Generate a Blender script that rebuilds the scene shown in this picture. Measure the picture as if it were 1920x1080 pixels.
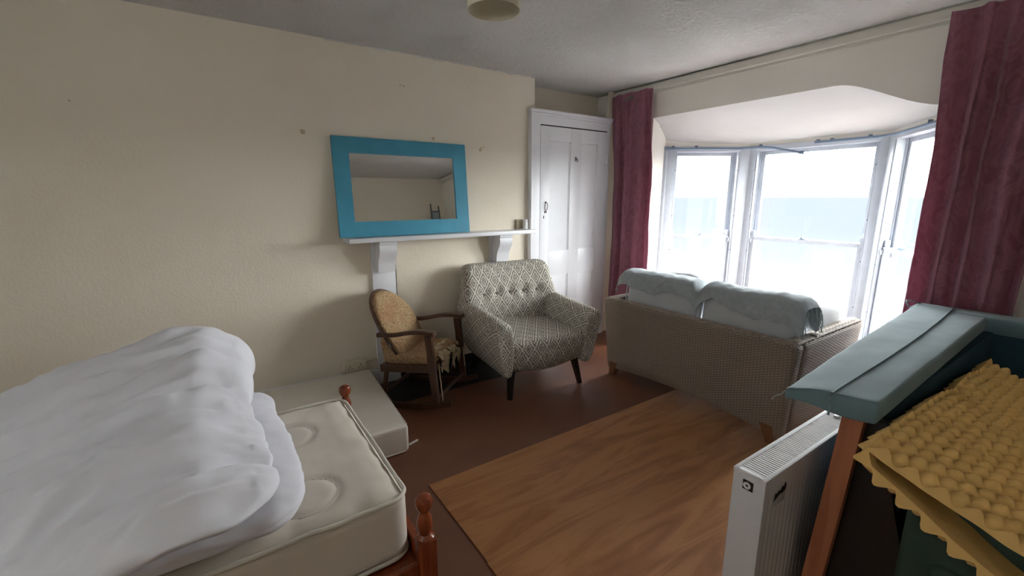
import bpy, bmesh, math, random
from mathutils import Vector, Matrix, noise
random.seed(7)
for o in list(bpy.data.objects): bpy.data.objects.remove(o)
SC = bpy.context.scene
COL = SC.collection
PI = math.pi

# ------------------------------------------------------------------ camera
cam_d = bpy.data.cameras.new('camera'); cam = bpy.data.objects.new('camera', cam_d); COL.objects.link(cam)
cam_d.sensor_fit = 'HORIZONTAL'; cam_d.sensor_width = 36.0
cam_d.lens = 825.0 / 1920.0 * 36.0
cam_d.clip_start = 0.02; cam_d.clip_end = 20000
cam.location = (0, 0, 1.5)
cam.rotation_euler = (math.radians(90 - 11.75), 0, math.radians(55.9 - 90))
SC.camera = cam

# ------------------------------------------------------------------ sky, daylight, exposure
world = bpy.data.worlds.new('sky'); SC.world = world; world.use_nodes = True
wn = world.node_tree.nodes; wl = world.node_tree.links
bg = wn['Background']
tc = wn.new('ShaderNodeTexCoord'); sx = wn.new('ShaderNodeSeparateXYZ'); rmp = wn.new('ShaderNodeValToRGB')
wl.new(tc.outputs['Generated'], sx.inputs[0]); wl.new(sx.outputs['Z'], rmp.inputs[0]); wl.new(rmp.outputs[0], bg.inputs[0])
rmp.color_ramp.elements[0].position = 0.0; rmp.color_ramp.elements[0].color = (0.97, 0.99, 1.0, 1)
rmp.color_ramp.elements[1].position = 0.6; rmp.color_ramp.elements[1].color = (0.97, 0.985, 1.0, 1)
bg.inputs[1].default_value = 7.0
SC.view_settings.view_transform = 'Standard'; SC.view_settings.look = 'None'
SC.view_settings.gamma = 1.0; SC.view_settings.use_curve_mapping = False
SC.view_settings.exposure = 2.28

def portal(p0, p1, z0, z1, out):
    d = bpy.data.lights.new('window_daylight_portal', 'AREA'); d.shape = 'RECTANGLE'
    a = Vector((p0[0], p0[1], 0)); b = Vector((p1[0], p1[1], 0))
    d.size = (b - a).length; d.size_y = z1 - z0
    d.cycles.is_portal = True
    o = bpy.data.objects.new('window_daylight_portal', d); COL.objects.link(o)
    m = (a + b) / 2 + Vector((0, 0, (z0 + z1) / 2)); u = (b - a).normalized(); n = u.cross(Vector((0, 0, 1)))
    o.location = m - n * out
    M = Matrix((-u, Vector((0, 0, 1)), -n)).transposed()
    o.rotation_euler = M.to_euler()
BAY = [(3.855, 2.955), (4.55, 2.465), (4.55, 1.335), (3.855, 0.85)]
WZ0, WZ1 = 0.28, 1.988

# ------------------------------------------------------------------ materials
def lin(c):
    if isinstance(c, str):
        c = [int(c[i:i+2], 16) / 255 for i in (0, 2, 4)]
    return tuple((x / 12.92 if x <= 0.04045 else ((x + 0.055) / 1.055) ** 2.4) for x in c) + (1,)
class NT:
    def __init__(s, name):
        s.m = bpy.data.materials.new(name); s.m.use_nodes = True
        s.t = s.m.node_tree; s.n = s.t.nodes; s.l = s.t.links; s.b = s.n['Principled BSDF']
    def new(s, t, **k):
        n = s.n.new(t)
        for a, v in k.items(): setattr(n, a, v)
        return n
    def link(s, a, b): s.l.new(a, b)
    def math(s, op, a, b=None, c=None):
        n = s.new('ShaderNodeMath', operation=op)
        for i, v in enumerate((a, b, c)):
            if v is None: continue
            if isinstance(v, (int, float)): n.inputs[i].default_value = v
            else: s.link(v, n.inputs[i])
        return n.outputs[0]
    def coord(s, which='Object', scale=(1, 1, 1), rot=(0, 0, 0)):
        t = s.new('ShaderNodeTexCoord'); mp = s.new('ShaderNodeMapping')
        mp.inputs['Scale'].default_value = scale; mp.inputs['Rotation'].default_value = rot
        s.link(t.outputs[which], mp.inputs[0]); return mp.outputs[0]
    def noise(s, vec, scale, detail=4, rough=0.55, dist=0.0):
        n = s.new('ShaderNodeTexNoise'); n.inputs['Scale'].default_value = scale; n.inputs['Detail'].default_value = detail
        n.inputs['Roughness'].default_value = rough; n.inputs['Distortion'].default_value = dist
        s.link(vec, n.inputs['Vector']); return n.outputs['Fac']
    def ramp(s, fac, stops):
        r = s.new('ShaderNodeValToRGB'); e = r.color_ramp.elements
        while len(e) < len(stops): e.new(0.5)
        for i, (p, c) in enumerate(stops):
            e[i].position = p; e[i].color = lin(c) if isinstance(c, str) else c
        s.link(fac, r.inputs[0]); return r.outputs[0]
    def mix(s, fac, a, b):
        n = s.new('ShaderNodeMix', data_type='RGBA')
        if isinstance(fac, (int, float)): n.inputs[0].default_value = fac
        else: s.link(fac, n.inputs[0])
        for i, v in ((6, a), (7, b)):
            if isinstance(v, str): n.inputs[i].default_value = lin(v)
            elif isinstance(v, tuple): n.inputs[i].default_value = v
            else: s.link(v, n.inputs[i])
        return n.outputs[2]
    def bump(s, h, strength=0.3, dist=0.01):
        b = s.new('ShaderNodeBump'); b.inputs['Strength'].default_value = strength; b.inputs['Distance'].default_value = dist
        s.link(h, b.inputs['Height']); s.link(b.outputs[0], s.b.inputs['Normal'])
    def col(s, c):
        if isinstance(c, str): s.b.inputs['Base Color'].default_value = lin(c)
        else: s.link(c, s.b.inputs['Base Color'])
    def rough(s, r, spec=0.5):
        s.b.inputs['Roughness'].default_value = r; s.b.inputs['Specular IOR Level'].default_value = spec

def simple(name, c, rough=0.6, var=0.06, vscale=6, bscale=60, bstr=0.12, bdist=0.003, spec=0.4, metal=0.0, sheen=0.0):
    t = NT(name); v = t.coord()
    n = t.noise(v, vscale); base = lin(c)
    dk = tuple(x * (1 - var * 2.2) for x in base[:3]) + (1,); lt = tuple(min(1, x * (1 + var)) for x in base[:3]) + (1,)
    t.col(t.ramp(n, [(0.3, dk), (0.7, lt)]))
    t.rough(rough, spec); t.b.inputs['Metallic'].default_value = metal
    if sheen: t.b.inputs['Sheen Weight'].default_value = sheen
    if bstr: t.bump(t.noise(v, bscale, 3), bstr, bdist)
    return t.m

M = {}
def mk_wall(nm='cream_wall_paint', ca='E7DCC9', cb='EDE3D3'):
    t = NT(nm); v = t.coord()
    n = t.noise(v, 1.3, 5); c = t.ramp(n, [(0.3, ca), (0.7, cb)])
    # old fixing marks: small brown smears with shapes of their own
    pos = t.new('ShaderNodeNewGeometry').outputs['Position']
    wob = t.new('ShaderNodeTexNoise'); wob.inputs['Scale'].default_value = 30; t.link(pos, wob.inputs['Vector'])
    off = t.new('ShaderNodeVectorMath', operation='MULTIPLY_ADD'); t.link(wob.outputs['Color'], off.inputs[0])
    off.inputs[1].default_value = (0.05,) * 3; t.link(pos, off.inputs[2])
    tot = None
    for (x, y, z, r) in SPOTS:
        d = t.new('ShaderNodeVectorMath', operation='DISTANCE'); t.link(off.outputs[0], d.inputs[0]); d.inputs[1].default_value = (x + .025, y + .025, z + .025)
        k = t.math('LESS_THAN', d.outputs['Value'], r)
        tot = k if tot is None else t.math('MAXIMUM', tot, k)
    c = t.mix(t.math('MULTIPLY', tot, 0.6), c, 'B08C58')
    t.col(c); t.rough(0.75, 0.25)
    h = t.math('ADD', t.noise(v, 55, 4), t.math('MULTIPLY', t.noise(v, 6, 2), 1.2))
    t.bump(h, 0.35, 0.006); return t.m
SPOTS = [(0.585, 3.4, 1.93, .017), (1.98, 3.4, 1.90, .015), (2.01, 3.4, 1.915, .011), (1.545, 3.4, 1.952, .015), (1.32, 3.4, 2.31, .012), (1.29, 3.4, 2.316, .008), (-.55, 3.4, 2.0, .006), (2.52, 3.4, 1.86, .014)]
M['wall'] = mk_wall(); M['baywall'] = mk_wall('pale_bay_wall_paint', 'EDE8DE', 'F2EEE6')
def mk_ceil():
    t = NT('textured_white_ceiling'); v = t.coord()
    t.col(t.ramp(t.noise(v, 1.1, 3), [(0.3, 'E0DEDA'), (0.7, 'E8E6E2')])); t.rough(0.85, 0.2)
    a = t.ramp(t.noise(v, 38, 5, 0.65), [(0.42, (0, 0, 0, 1)), (0.6, (1, 1, 1, 1))])
    m = t.ramp(t.noise(v, 2.2, 2), [(0.35, (.25, .25, .25, 1)), (0.65, (1, 1, 1, 1))])
    t.bump(t.math('MULTIPLY', a, m), 0.8, 0.012); return t.m
M['ceil'] = mk_ceil()
def mk_floor():
    t = NT('brown_hardboard_floor'); v = t.coord()
    n = t.noise(v, 2.2, 6, 0.6); n2 = t.noise(v, 40, 4)
    c = t.ramp(n, [(0.3, '653F2E'), (0.7, '7A4E36')])
    c = t.mix(t.math('MULTIPLY', t.ramp(n2, [(0.62, (0, 0, 0, 1)), (0.72, (1, 1, 1, 1))]), 0.25), c, '8A6850')
    t.col(c); t.rough(0.42, 0.5); t.bump(n2, 0.12, 0.002); return t.m
M['floor'] = mk_floor()
M['soffit'] = simple('pale_bay_ceiling_paint', 'CFCDCA', 0.8, 0.03, 2, 40, 0.2, 0.004, 0.2)
def mk_ply(name, seed):
    t = NT(name); v = t.coord(scale=(0.55, 3.2, 1)); v2 = t.coord(scale=(1.2, 26, 1)); v3 = t.coord()
    n = t.noise(v, 2.3 + seed, 5, 0.6, 1.6); n2 = t.noise(v2, 7, 5, 0.6)
    c = t.ramp(n, [(0.28, '91603B'), (0.42, 'A57046'), (0.52, 'B58154'), (0.62, 'BA8658'), (0.75, 'A9764A')])
    c = t.mix(t.math('MULTIPLY', n2, 0.35), c, '95623A')
    sp = t.ramp(t.noise(v3, 26, 2), [(0.76, (0, 0, 0, 1)), (0.79, (1, 1, 1, 1))])
    c = t.mix(t.math('MULTIPLY', sp, 0.6), c, '5A3A22')
    t.col(c); t.rough(0.48, 0.4); t.bump(n2, 0.08, 0.002); return t.m
M['ply'] = mk_ply('plywood_grain', 0)
M['white'] = simple('white_gloss_paint', 'E6E6EA', 0.32, 0.02, 4, 25, 0.06, 0.002, 0.5)
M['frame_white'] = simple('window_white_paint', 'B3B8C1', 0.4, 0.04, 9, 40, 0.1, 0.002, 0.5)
M['batten'] = simple('cream_white_batten_paint', 'DDD9CF', 0.5, 0.03, 5, 40, 0.1)
M['teal'] = simple('turquoise_blue_paint', '4C9AB5', 0.42, 0.05, 5, 50, 0.08)
M['duvet'] = simple('white_cotton', 'DEDDE4', 0.85, 0.015, 3, 90, 0.08, 0.002, 0.2, sheen=0.15)
M['mattress'] = simple('ivory_ticking', 'DDD4C8', 0.8, 0.02, 4, 120, 0.12, 0.002, 0.2)
M['piping'] = simple('pale_piping', 'D8D2C6', 0.8, 0.03, 8, 120, 0.1)
M['foamcover'] = simple('cream_vinyl_cover', 'DFD8CE', 0.55, 0.02, 3, 60, 0.05, 0.002)
def mk_wood(name, a, b, rough=0.3, sc=(18, 18, 1.6)):
    t = NT(name); v = t.coord(scale=sc); n = t.noise(v, 2.0, 5, 0.6, 0.8)
    t.col(t.ramp(n, [(0.3, a), (0.7, b)])); t.rough(rough, 0.5); t.bump(n, 0.05, 0.002); return t.m
M['pine'] = mk_wood('varnished_pine', '6E2F18', '8C4526', 0.22)
M['darkwood'] = mk_wood('dark_stained_wood', '3B2418', '53331F', 0.35)
M['blackleg'] = mk_wood('black_stained_leg', '17130F', '241C17', 0.35)
M['rawwood'] = mk_wood('red_brown_timber', '98573A', 'B3704C', 0.6, (14, 14, 1.2))
M['sofaleg'] = mk_wood('light_brown_leg', '6B4A33', '82593C', 0.4)
def mk_diamond():
    t = NT('grey_diamond_weave'); uv = t.new('ShaderNodeTexCoord').outputs['UV']; s = t.new('ShaderNodeSeparateXYZ'); t.link(uv, s.inputs[0])
    q = 0.0052
    def snap(x): return t.math('MULTIPLY', t.math('ROUND', t.math('DIVIDE', x, q)), q)
    nz = t.new('ShaderNodeTexNoise'); nz.inputs['Scale'].default_value = 60; t.link(uv, nz.inputs['Vector'])
    wob = t.math('MULTIPLY', t.math('SUBTRACT', nz.outputs['Fac'], 0.5), 0.010)
    u = snap(t.math('ADD', s.outputs[0], wob)); vv = snap(t.math('ADD', s.outputs[1], wob))
    a, b = 0.051, 0.080
    P = t.math('ADD', t.math('DIVIDE', u, 2 * a), t.math('DIVIDE', vv, 2 * b)); Q = t.math('SUBTRACT', t.math('DIVIDE', u, 2 * a), t.math('DIVIDE', vv, 2 * b))
    def cell(x): return t.math('MULTIPLY', t.math('ABSOLUTE', t.math('SUBTRACT', t.math('FRACT', x), 0.5)), 2.0)
    d = t.math('MAXIMUM', cell(P), cell(Q))
    r = t.new('ShaderNodeValToRGB'); r.color_ramp.interpolation = 'CONSTANT'; e = r.color_ramp.elements
    D, L = lin('645F59'), lin('D3CEC2')
    st = [(0, D), (.15, L), (.27, D), (.43, L), (.66, D), (.84, L)]
    while len(e) < len(st): e.new(.5)
    for i, (p, c) in enumerate(st): e[i].position = p; e[i].color = c
    t.link(d, r.inputs[0])
    v = t.coord(); t.col(t.mix(t.math('MULTIPLY', t.noise(v, 300, 2), 0.25), r.outputs[0], '8E877C')); t.rough(0.9, 0.2)
    t.bump(t.noise(v, 350, 2), 0.25, 0.002); return t.m
M['diamond'] = mk_diamond()
M['button'] = simple('grey_button_cloth', '7A756D', 0.9, 0.05, 30, 200, 0.2)
def mk_wicker():
    t = NT('woven_wicker'); uv = t.new('ShaderNodeTexCoord').outputs['UV']; s = t.new('ShaderNodeSeparateXYZ'); t.link(uv, s.inputs[0])
    row, colw = 0.0085, 0.021
    rv = t.math('DIVIDE', s.outputs[1], row); rf = t.math('FLOOR', rv)
    hrow = t.math('ABSOLUTE', t.math('SINE', t.math('MULTIPLY', rv, PI)))
    ph = t.math('ADD', t.math('DIVIDE', s.outputs[0], colw), rf)
    wv = t.math('MULTIPLY_ADD', t.math('SINE', t.math('MULTIPLY', ph, PI)), 0.5, 0.5)
    cl = t.math('ABSOLUTE', t.math('SINE', t.math('MULTIPLY', t.math('DIVIDE', s.outputs[0], colw), PI)))
    h = t.math('MULTIPLY', t.math('MULTIPLY', hrow, t.math('MULTIPLY_ADD', wv, 0.6, 0.4)), t.math('MULTIPLY_ADD', cl, 0.45, 0.6))
    v = t.coord(); n = t.noise(v, 8, 4); n2 = t.noise(t.coord('UV', (1, 12, 1)), 45, 3)
    c = t.ramp(h, [(0.05, '5A4C42'), (0.4, '9A8A7D'), (0.85, 'C4B6A7')])
    c = t.mix(t.math('MULTIPLY', n2, 0.35), c, '948477'); c = t.mix(t.math('MULTIPLY', n, 0.2), c, '7A6A5E')
    t.col(c); t.rough(0.6, 0.35); t.bump(h, 0.8, 0.006); return t.m
M['wicker'] = mk_wicker()
M['cane'] = simple('pale_cane', 'A39588', 0.55, 0.12, 40, 60, 0.2)
def mk_floral():
    t = NT('worn_floral_tapestry'); v = t.coord()
    w = t.new('ShaderNodeTexVoronoi'); w.inputs['Scale'].default_value = 34; t.link(v, w.inputs['Vector'])
    w.inputs['Scale'].default_value = 62
    c = t.ramp(w.outputs['Distance'], [(0.16, '6B4E38'), (0.3, 'A68A68'), (0.55, 'B89D79'), (0.75, '8F7454')])
    n = t.noise(v, 5, 5); c = t.mix(t.ramp(n, [(0.45, (0, 0, 0, 1)), (0.75, (.6, .6, .6, 1))]), c, '8A5334')
    t.col(c); t.rough(0.9, 0.15); t.bump(t.noise(v, 150, 3), 0.3, 0.003); return t.m
M['floral'] = mk_floral()
def mk_curtain():
    t = NT('dusty_crimson_damask'); v = t.coord(scale=(1, 1, 0.6)); n = t.noise(v, 9, 5, 0.6, 2.0)
    c = t.ramp(n, [(0.40, '9C6175'), (0.5, 'AE7286'), (0.6, 'A0667A')])
    t.col(c); t.rough(0.55, 0.4); t.b.inputs['Sheen Weight'].default_value = 0.3; t.bump(t.noise(t.coord(), 200, 2), 0.15, 0.002)
    tl = t.new('ShaderNodeBsdfTranslucent'); t.link(c, tl.inputs[0]); mx = t.new('ShaderNodeMixShader'); mx.inputs[0].default_value = 0.35
    out = [n for n in t.n if n.type == 'OUTPUT_MATERIAL'][0]; t.link(t.b.outputs[0], mx.inputs[1]); t.link(tl.outputs[0], mx.inputs[2]); t.link(mx.outputs[0], out.inputs[0])
    return t.m
M['curtain'] = mk_curtain()
M['lining'] = simple('pale_curtain_lining', 'D9CFC8', 0.8)
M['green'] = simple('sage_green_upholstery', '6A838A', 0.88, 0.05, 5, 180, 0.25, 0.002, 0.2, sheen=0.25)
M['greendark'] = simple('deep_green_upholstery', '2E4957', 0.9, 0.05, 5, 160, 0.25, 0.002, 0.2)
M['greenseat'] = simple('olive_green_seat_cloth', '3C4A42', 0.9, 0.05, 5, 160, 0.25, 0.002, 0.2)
M['blackcloth'] = simple('black_shiny_lining', '1E1B1D', 0.35, 0.1, 6, 20, 0.25, 0.01, 0.5)
M['foam'] = simple('yellow_foam', 'E8C079', 0.9, 0.05, 9, 220, 0.35, 0.002, 0.15)
M['cushion'] = simple('pale_grey_canvas', 'C9CBCF', 0.85, 0.03, 5, 140, 0.15, 0.002, 0.2)
M['throw'] = simple('grey_green_throw', 'A9B1B6', 0.9, 0.06, 30, 200, 0.35, 0.003, 0.2)
M['fringe'] = simple('grey_green_fringe', 'AFBCBA', 0.9, 0.05, 20, 200, 0.1)
M['rad'] = simple('white_radiator_enamel', 'D4D3D5', 0.55, 0.015, 3, 30, 0.03)
M['radshadow'] = simple('dark_gap_metal', '4A4A4C', 0.6)
M['hole'] = simple('dark_hole', '15120F', 0.8)
M['tape'] = simple('torn_clear_tape', 'C6C6C8', 0.25, 0.05, 20, 40, 0.3)
M['slate'] = simple('black_slate', '1A1817', 0.45, 0.1, 8)
M['plastic'] = simple('ivory_plastic', 'D6CDB9', 0.4, 0.02)
M['brass'] = simple('dark_iron', '3A342E', 0.4, 0.1, 8, 40, 0.1, 0.002, 0.5, metal=0.7)
M['rail'] = simple('grey_metal_rail', '6E7E92', 0.4, 0.05, 8, 40, 0.05, 0.002, 0.5, metal=0.3)
M['shade'] = simple('cream_fabric_shade', 'E2DAC6', 0.8, 0.03, 5, 150, 0.15)
M['jar'] = simple('pale_pot', 'E2E2DE', 0.35, 0.02)
M['beigebox'] = simple('beige_card', 'B9AB93', 0.7, 0.05)
M['torn'] = simple('torn_calico', 'C9B899', 0.9, 0.08, 14, 100, 0.3)
M['gap_dark'] = simple('dark_gap_fill', '161412', 0.9)  # flat dark colour stands in for shade in the mantel gaps
M['metalgrey'] = simple('dull_grey_metal', '6A6E6E', 0.45, 0.05, 6, 40, 0.05, 0.002, 0.5)
M['palepanel'] = simple('pale_blue_panel', 'A9B8B9', 0.6)
def mk_glass():
    t = NT('window_glass'); t.n.remove(t.b); out = [n for n in t.n if n.type == 'OUTPUT_MATERIAL'][0]
    tr = t.new('ShaderNodeBsdfTransparent'); tr.inputs[0].default_value = (0.97, 0.985, 0.98, 1)
    gl = t.new('ShaderNodeBsdfGlossy'); gl.inputs['Roughness'].default_value = 0.02
    lw = t.new('ShaderNodeLayerWeight'); lw.inputs[0].default_value = 0.5
    fr = t.math('MULTIPLY_ADD', t.math('POWER', lw.outputs['Facing'], 4.0), 0.25, 0.03)
    mx = t.new('ShaderNodeMixShader'); t.link(fr, mx.inputs[0]); t.link(tr.outputs[0], mx.inputs[1]); t.link(gl.outputs[0], mx.inputs[2])
    t.link(mx.outputs[0], out.inputs[0]); return t.m
M['glass'] = mk_glass()
def mk_frosted_fill():  # panes of the added fill window, they spread its light
    t = NT('frosted_fill_glass'); t.n.remove(t.b); out = [n for n in t.n if n.type == 'OUTPUT_MATERIAL'][0]
    tl = t.new('ShaderNodeBsdfTranslucent'); tl.inputs[0].default_value = (0.85, 0.86, 0.85, 1); t.link(tl.outputs[0], out.inputs[0]); return t.m
M['frosted_fill'] = mk_frosted_fill()
def mk_mirror():
    t = NT('mirror_glass'); t.b.inputs['Metallic'].default_value = 1; t.b.inputs['Base Color'].default_value = (0.86, 0.87, 0.86, 1); t.b.inputs['Roughness'].default_value = 0.0
    return t.m
M['mirror'] = mk_mirror()
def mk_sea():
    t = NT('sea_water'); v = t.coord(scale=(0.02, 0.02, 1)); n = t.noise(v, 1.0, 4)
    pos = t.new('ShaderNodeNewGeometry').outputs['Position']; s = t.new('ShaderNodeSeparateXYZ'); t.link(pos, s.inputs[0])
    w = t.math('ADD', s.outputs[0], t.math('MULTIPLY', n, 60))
    # near water paler, sun glare painted into its colour, blue-grey water further out
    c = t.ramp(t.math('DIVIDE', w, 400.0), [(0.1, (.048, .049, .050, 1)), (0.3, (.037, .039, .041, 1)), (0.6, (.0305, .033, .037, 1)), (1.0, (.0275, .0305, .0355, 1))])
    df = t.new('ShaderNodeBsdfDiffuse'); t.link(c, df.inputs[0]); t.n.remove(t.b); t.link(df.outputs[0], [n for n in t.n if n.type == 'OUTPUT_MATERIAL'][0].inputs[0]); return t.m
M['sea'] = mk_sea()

# ------------------------------------------------------------------ mesh helpers
def finish(bm, angle=40):
    bmesh.ops.recalc_face_normals(bm, faces=bm.faces)
    a = math.radians(angle)
    for f in bm.faces: f.smooth = True
    for e in bm.edges:
        if len(e.link_faces) == 2: e.smooth = e.calc_face_angle(0) < a
        else: e.smooth = False
def obj(name, bm, mat, parent=None, angle=40, recalc=True):
    if recalc: finish(bm, angle)
    me = bpy.data.meshes.new(name); bm.to_mesh(me); bm.free()
    o = bpy.data.objects.new(name, me); COL.objects.link(o)
    for m in (mat if isinstance(mat, (list, tuple)) else [mat]): me.materials.append(M[m])
    if parent: o.parent = parent
    return o
def thing(name, label, cat, loc=(0, 0, 0), rotz=0, group=None):
    o = bpy.data.objects.new(name, None); COL.objects.link(o); o.empty_display_size = 0.1
    o.location = loc; o.rotation_euler = (0, 0, rotz); o['label'] = label; o['category'] = cat
    if group: o['group'] = group
    return o
def tag(o, label, cat, group=None):
    o['label'] = label; o['category'] = cat
    if group: o['group'] = group
    return o
def struct(name, bm, mat, angle=40):
    o = obj(name, bm, mat, None, angle); o['kind'] = 'structure'; return o
def B(): return bmesh.new()
def quad(bm, *pts, mi=0):
    f = bm.faces.new([bm.verts.new(p) for p in pts]); f.material_index = mi; return f
def box(bm, x0, x1, y0, y1, z0, z1, bev=0.0, Mx=None, mi=0):
    r = bmesh.ops.create_cube(bm, size=1.0)
    vs = r['verts']
    for v in vs:
        v.co = Vector((x0 + (v.co.x + .5) * (x1 - x0), y0 + (v.co.y + .5) * (y1 - y0), z0 + (v.co.z + .5) * (z1 - z0)))
    fs = set(f for v in vs for f in v.link_faces)
    for f in fs: f.material_index = mi
    if bev:
        es = list(set(e for v in vs for e in v.link_edges))
        rb = bmesh.ops.bevel(bm, geom=es, offset=bev, segments=2, profile=0.6, affect='EDGES')
        vs = list(set(rb['verts']) | set(v for v in vs if v.is_valid))
    if Mx is not None:
        for v in vs: v.co = Mx @ v.co
    return vs
def tube(bm, pts, r, n=8, caps=True):
    pts = [Vector(p) for p in pts]; rings = []
    for i, p in enumerate(pts):
        d = (pts[min(i + 1, len(pts) - 1)] - pts[max(i - 1, 0)]).normalized()
        a = Vector((0, 0, 1)) if abs(d.z) < 0.9 else Vector((1, 0, 0))
        u = d.cross(a).normalized(); w = u.cross(d)
        rr = r[i] if isinstance(r, (list, tuple)) else r
        rings.append([bm.verts.new(p + (u * math.cos(2 * PI * k / n) + w * math.sin(2 * PI * k / n)) * rr) for k in range(n)])
    for a, b in zip(rings, rings[1:]):
        for k in range(n): bm.faces.new((a[k], a[(k + 1) % n], b[(k + 1) % n], b[k]))
    if caps:
        bm.faces.new(rings[0][::-1]); bm.faces.new(rings[-1])
def lathe(bm, prof, cx, cy, n=24, z0=0):
    rings = []
    for r, z in prof:
        rings.append([bm.verts.new((cx + r * math.cos(2 * PI * k / n), cy + r * math.sin(2 * PI * k / n), z0 + z)) for k in range(n)])
    for a, b in zip(rings, rings[1:]):
        for k in range(n): bm.faces.new((a[k], a[(k + 1) % n], b[(k + 1) % n], b[k]))
    bm.faces.new(rings[0][::-1]); bm.faces.new(rings[-1])
def loft(bm, rings, caps=True, closed=True, uv=None):
    """rings: equal-length point lists; uv metres along ring (u) and along loft (v)"""
    L = bm.loops.layers.uv.verify()
    vr = [[bm.verts.new(p) for p in r] for r in rings]
    n = len(rings[0]); out = []
    us = [0.0]
    mid = rings[len(rings) // 2]
    for k in range(n): us.append(us[-1] + (Vector(mid[(k + 1) % n]) - Vector(mid[k])).length)
    vs = [0.0]
    for a, b in zip(rings, rings[1:]):
        vs.append(vs[-1] + max((Vector(a[k]) - Vector(b[k])).length for k in range(n)))
    for i in range(len(rings) - 1):
        for k in range(n if closed else n - 1):
            q = (k + 1) % n
            f = bm.faces.new((vr[i][k], vr[i][q], vr[i + 1][q], vr[i + 1][k])); out.append(f)
            for lp, c in zip(f.loops, ((us[k], vs[i]), (us[k + 1], vs[i]), (us[k + 1], vs[i + 1]), (us[k], vs[i + 1]))):
                lp[L].uv = c if uv != 'swap' else (c[1], c[0])
    if caps:
        for r in (vr[0][::-1], vr[-1]):
            f = bm.faces.new(r)
            for lp in f.loops: lp[L].uv = (lp.vert.co.x, lp.vert.co.z)
    return vr
def boxuv(bm, fn=None):
    L = bm.loops.layers.uv.verify(); bm.normal_update()
    for f in bm.faces:
        n = f.normal
        for lp in f.loops:
            c = lp.vert.co
            if abs(n.x) >= abs(n.y) and abs(n.x) >= abs(n.z): lp[L].uv = (c.y, c.z)
            elif abs(n.y) >= abs(n.z): lp[L].uv = (c.x, c.z)
            else: lp[L].uv = (c.x, c.y) if not fn else fn(c)
def axis_samples(h, r, seg, k=5):
    s = [-h + r * (1 - math.cos(i / k * PI / 2)) * 1.0 for i in range(k)]
    m = max(2, int(round((2 * h - 2 * r) / seg)))
    s += [-(h - r) + (2 * h - 2 * r) * i / m for i in range(m + 1)]
    s += [-x for x in s[:k]][::-1]
    return s
def softbox(bm, hx, hy, hz, r, seg=0.05, fn=None, k=5):
    """closed rounded box, fine enough to deform; fn maps every local point"""
    H = (hx, hy, hz); S = [axis_samples(h, min(r, h * .999), seg, k) for h in H]; cache = {}
    def vert(p):
        key = tuple(round(c, 5) for c in p)
        if key in cache: return cache[key]
        rr = min(r, *[h * .999 for h in H])
        c = Vector([max(-(h - rr), min(h - rr, q)) for h, q in zip(H, p)]); d = Vector(p) - c
        q = c + d.normalized() * rr if d.length > 1e-9 else c
        if fn: q = Vector(fn(q))
        v = bm.verts.new(q); cache[key] = v; return v
    for ax in range(3):
        a, b = [i for i in range(3) if i != ax]
        for s in (-1, 1):
            for i in range(len(S[a]) - 1):
                for j in range(len(S[b]) - 1):
                    ps = []
                    for (ii, jj) in ((i, j), (i + 1, j), (i + 1, j + 1), (i, j + 1)):
                        p = [0, 0, 0]; p[ax] = s * H[ax]; p[a] = S[a][ii]; p[b] = S[b][jj]; ps.append(vert(p))
                    if len(set(ps)) == 4:
                        try: bm.faces.new(ps)
                        except ValueError: pass
    bmesh.ops.remove_doubles(bm, verts=bm.verts, dist=1e-5)
def grid(bm, nu, nv, fn, thick=0.0, uv=True):
    L = bm.loops.layers.uv.verify()
    V = [[bm.verts.new(fn(i / nu, j / nv)) for j in range(nv + 1)] for i in range(nu + 1)]
    for i in range(nu):
        for j in range(nv):
            f = bm.faces.new((V[i][j], V[i + 1][j], V[i + 1][j + 1], V[i][j + 1]))
            for lp, c in zip(f.loops, ((i, j), (i + 1, j), (i + 1, j + 1), (i, j + 1))): lp[L].uv = (c[0] / nu, c[1] / nv)
    if thick:
        bm.normal_update(); bmesh.ops.recalc_face_normals(bm, faces=bm.faces)
        bmesh.ops.solidify(bm, geom=bm.faces[:], thickness=thick)
    return V
def fbm(p, oct=4):
    return noise.fractal(Vector(p), 1.0, 2.0, oct)
def sstep(a, b, x):
    t = max(0, min(1, (x - a) / (b - a))); return t * t * (3 - 2 * t)

# ------------------------------------------------------------------ room shell
H = 2.545; XL, XR, YF, YB, YA = -2.2, 3.62, -0.87, 3.40, 3.68
bm = B(); box(bm, XL - .2, 4.7, YF - .2, YA + .2, -.12, 0); struct('floor', bm, 'floor')
bm = B(); box(bm, XL - .2, XR + .02, YF - .2, YA + .2, H, H + .15); struct('ceiling', bm, 'ceil')
bm = B()   # mantel wall: chimney breast, then the alcove set back beside it
box(bm, XL - .2, 2.55, YB, YA + .2, 0, H); struct('wall_back', bm, 'wall')
bm = B(); box(bm, 2.55, XR, YA, YA + .2, 0, H); struct('wall_alcove', bm, 'wall')
bm = B(); FILL_WIN = (.2, 1.3, 1.6, 2.42)   # side wall with an added window, out of view, for fill light
box(bm, XL - .2, XL, YF, FILL_WIN[0], 0, H); box(bm, XL - .2, XL, FILL_WIN[1], YB, 0, H); box(bm, XL - .2, XL, FILL_WIN[0], FILL_WIN[1], 0, FILL_WIN[2]); box(bm, XL - .2, XL, FILL_WIN[0], FILL_WIN[1], FILL_WIN[3], H); struct('wall_left', bm, 'wall')
bm = B(); box(bm, XL - .2, XR + .3, YF - .2, YF, 0, H); struct('wall_front', bm, 'wall')
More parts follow.
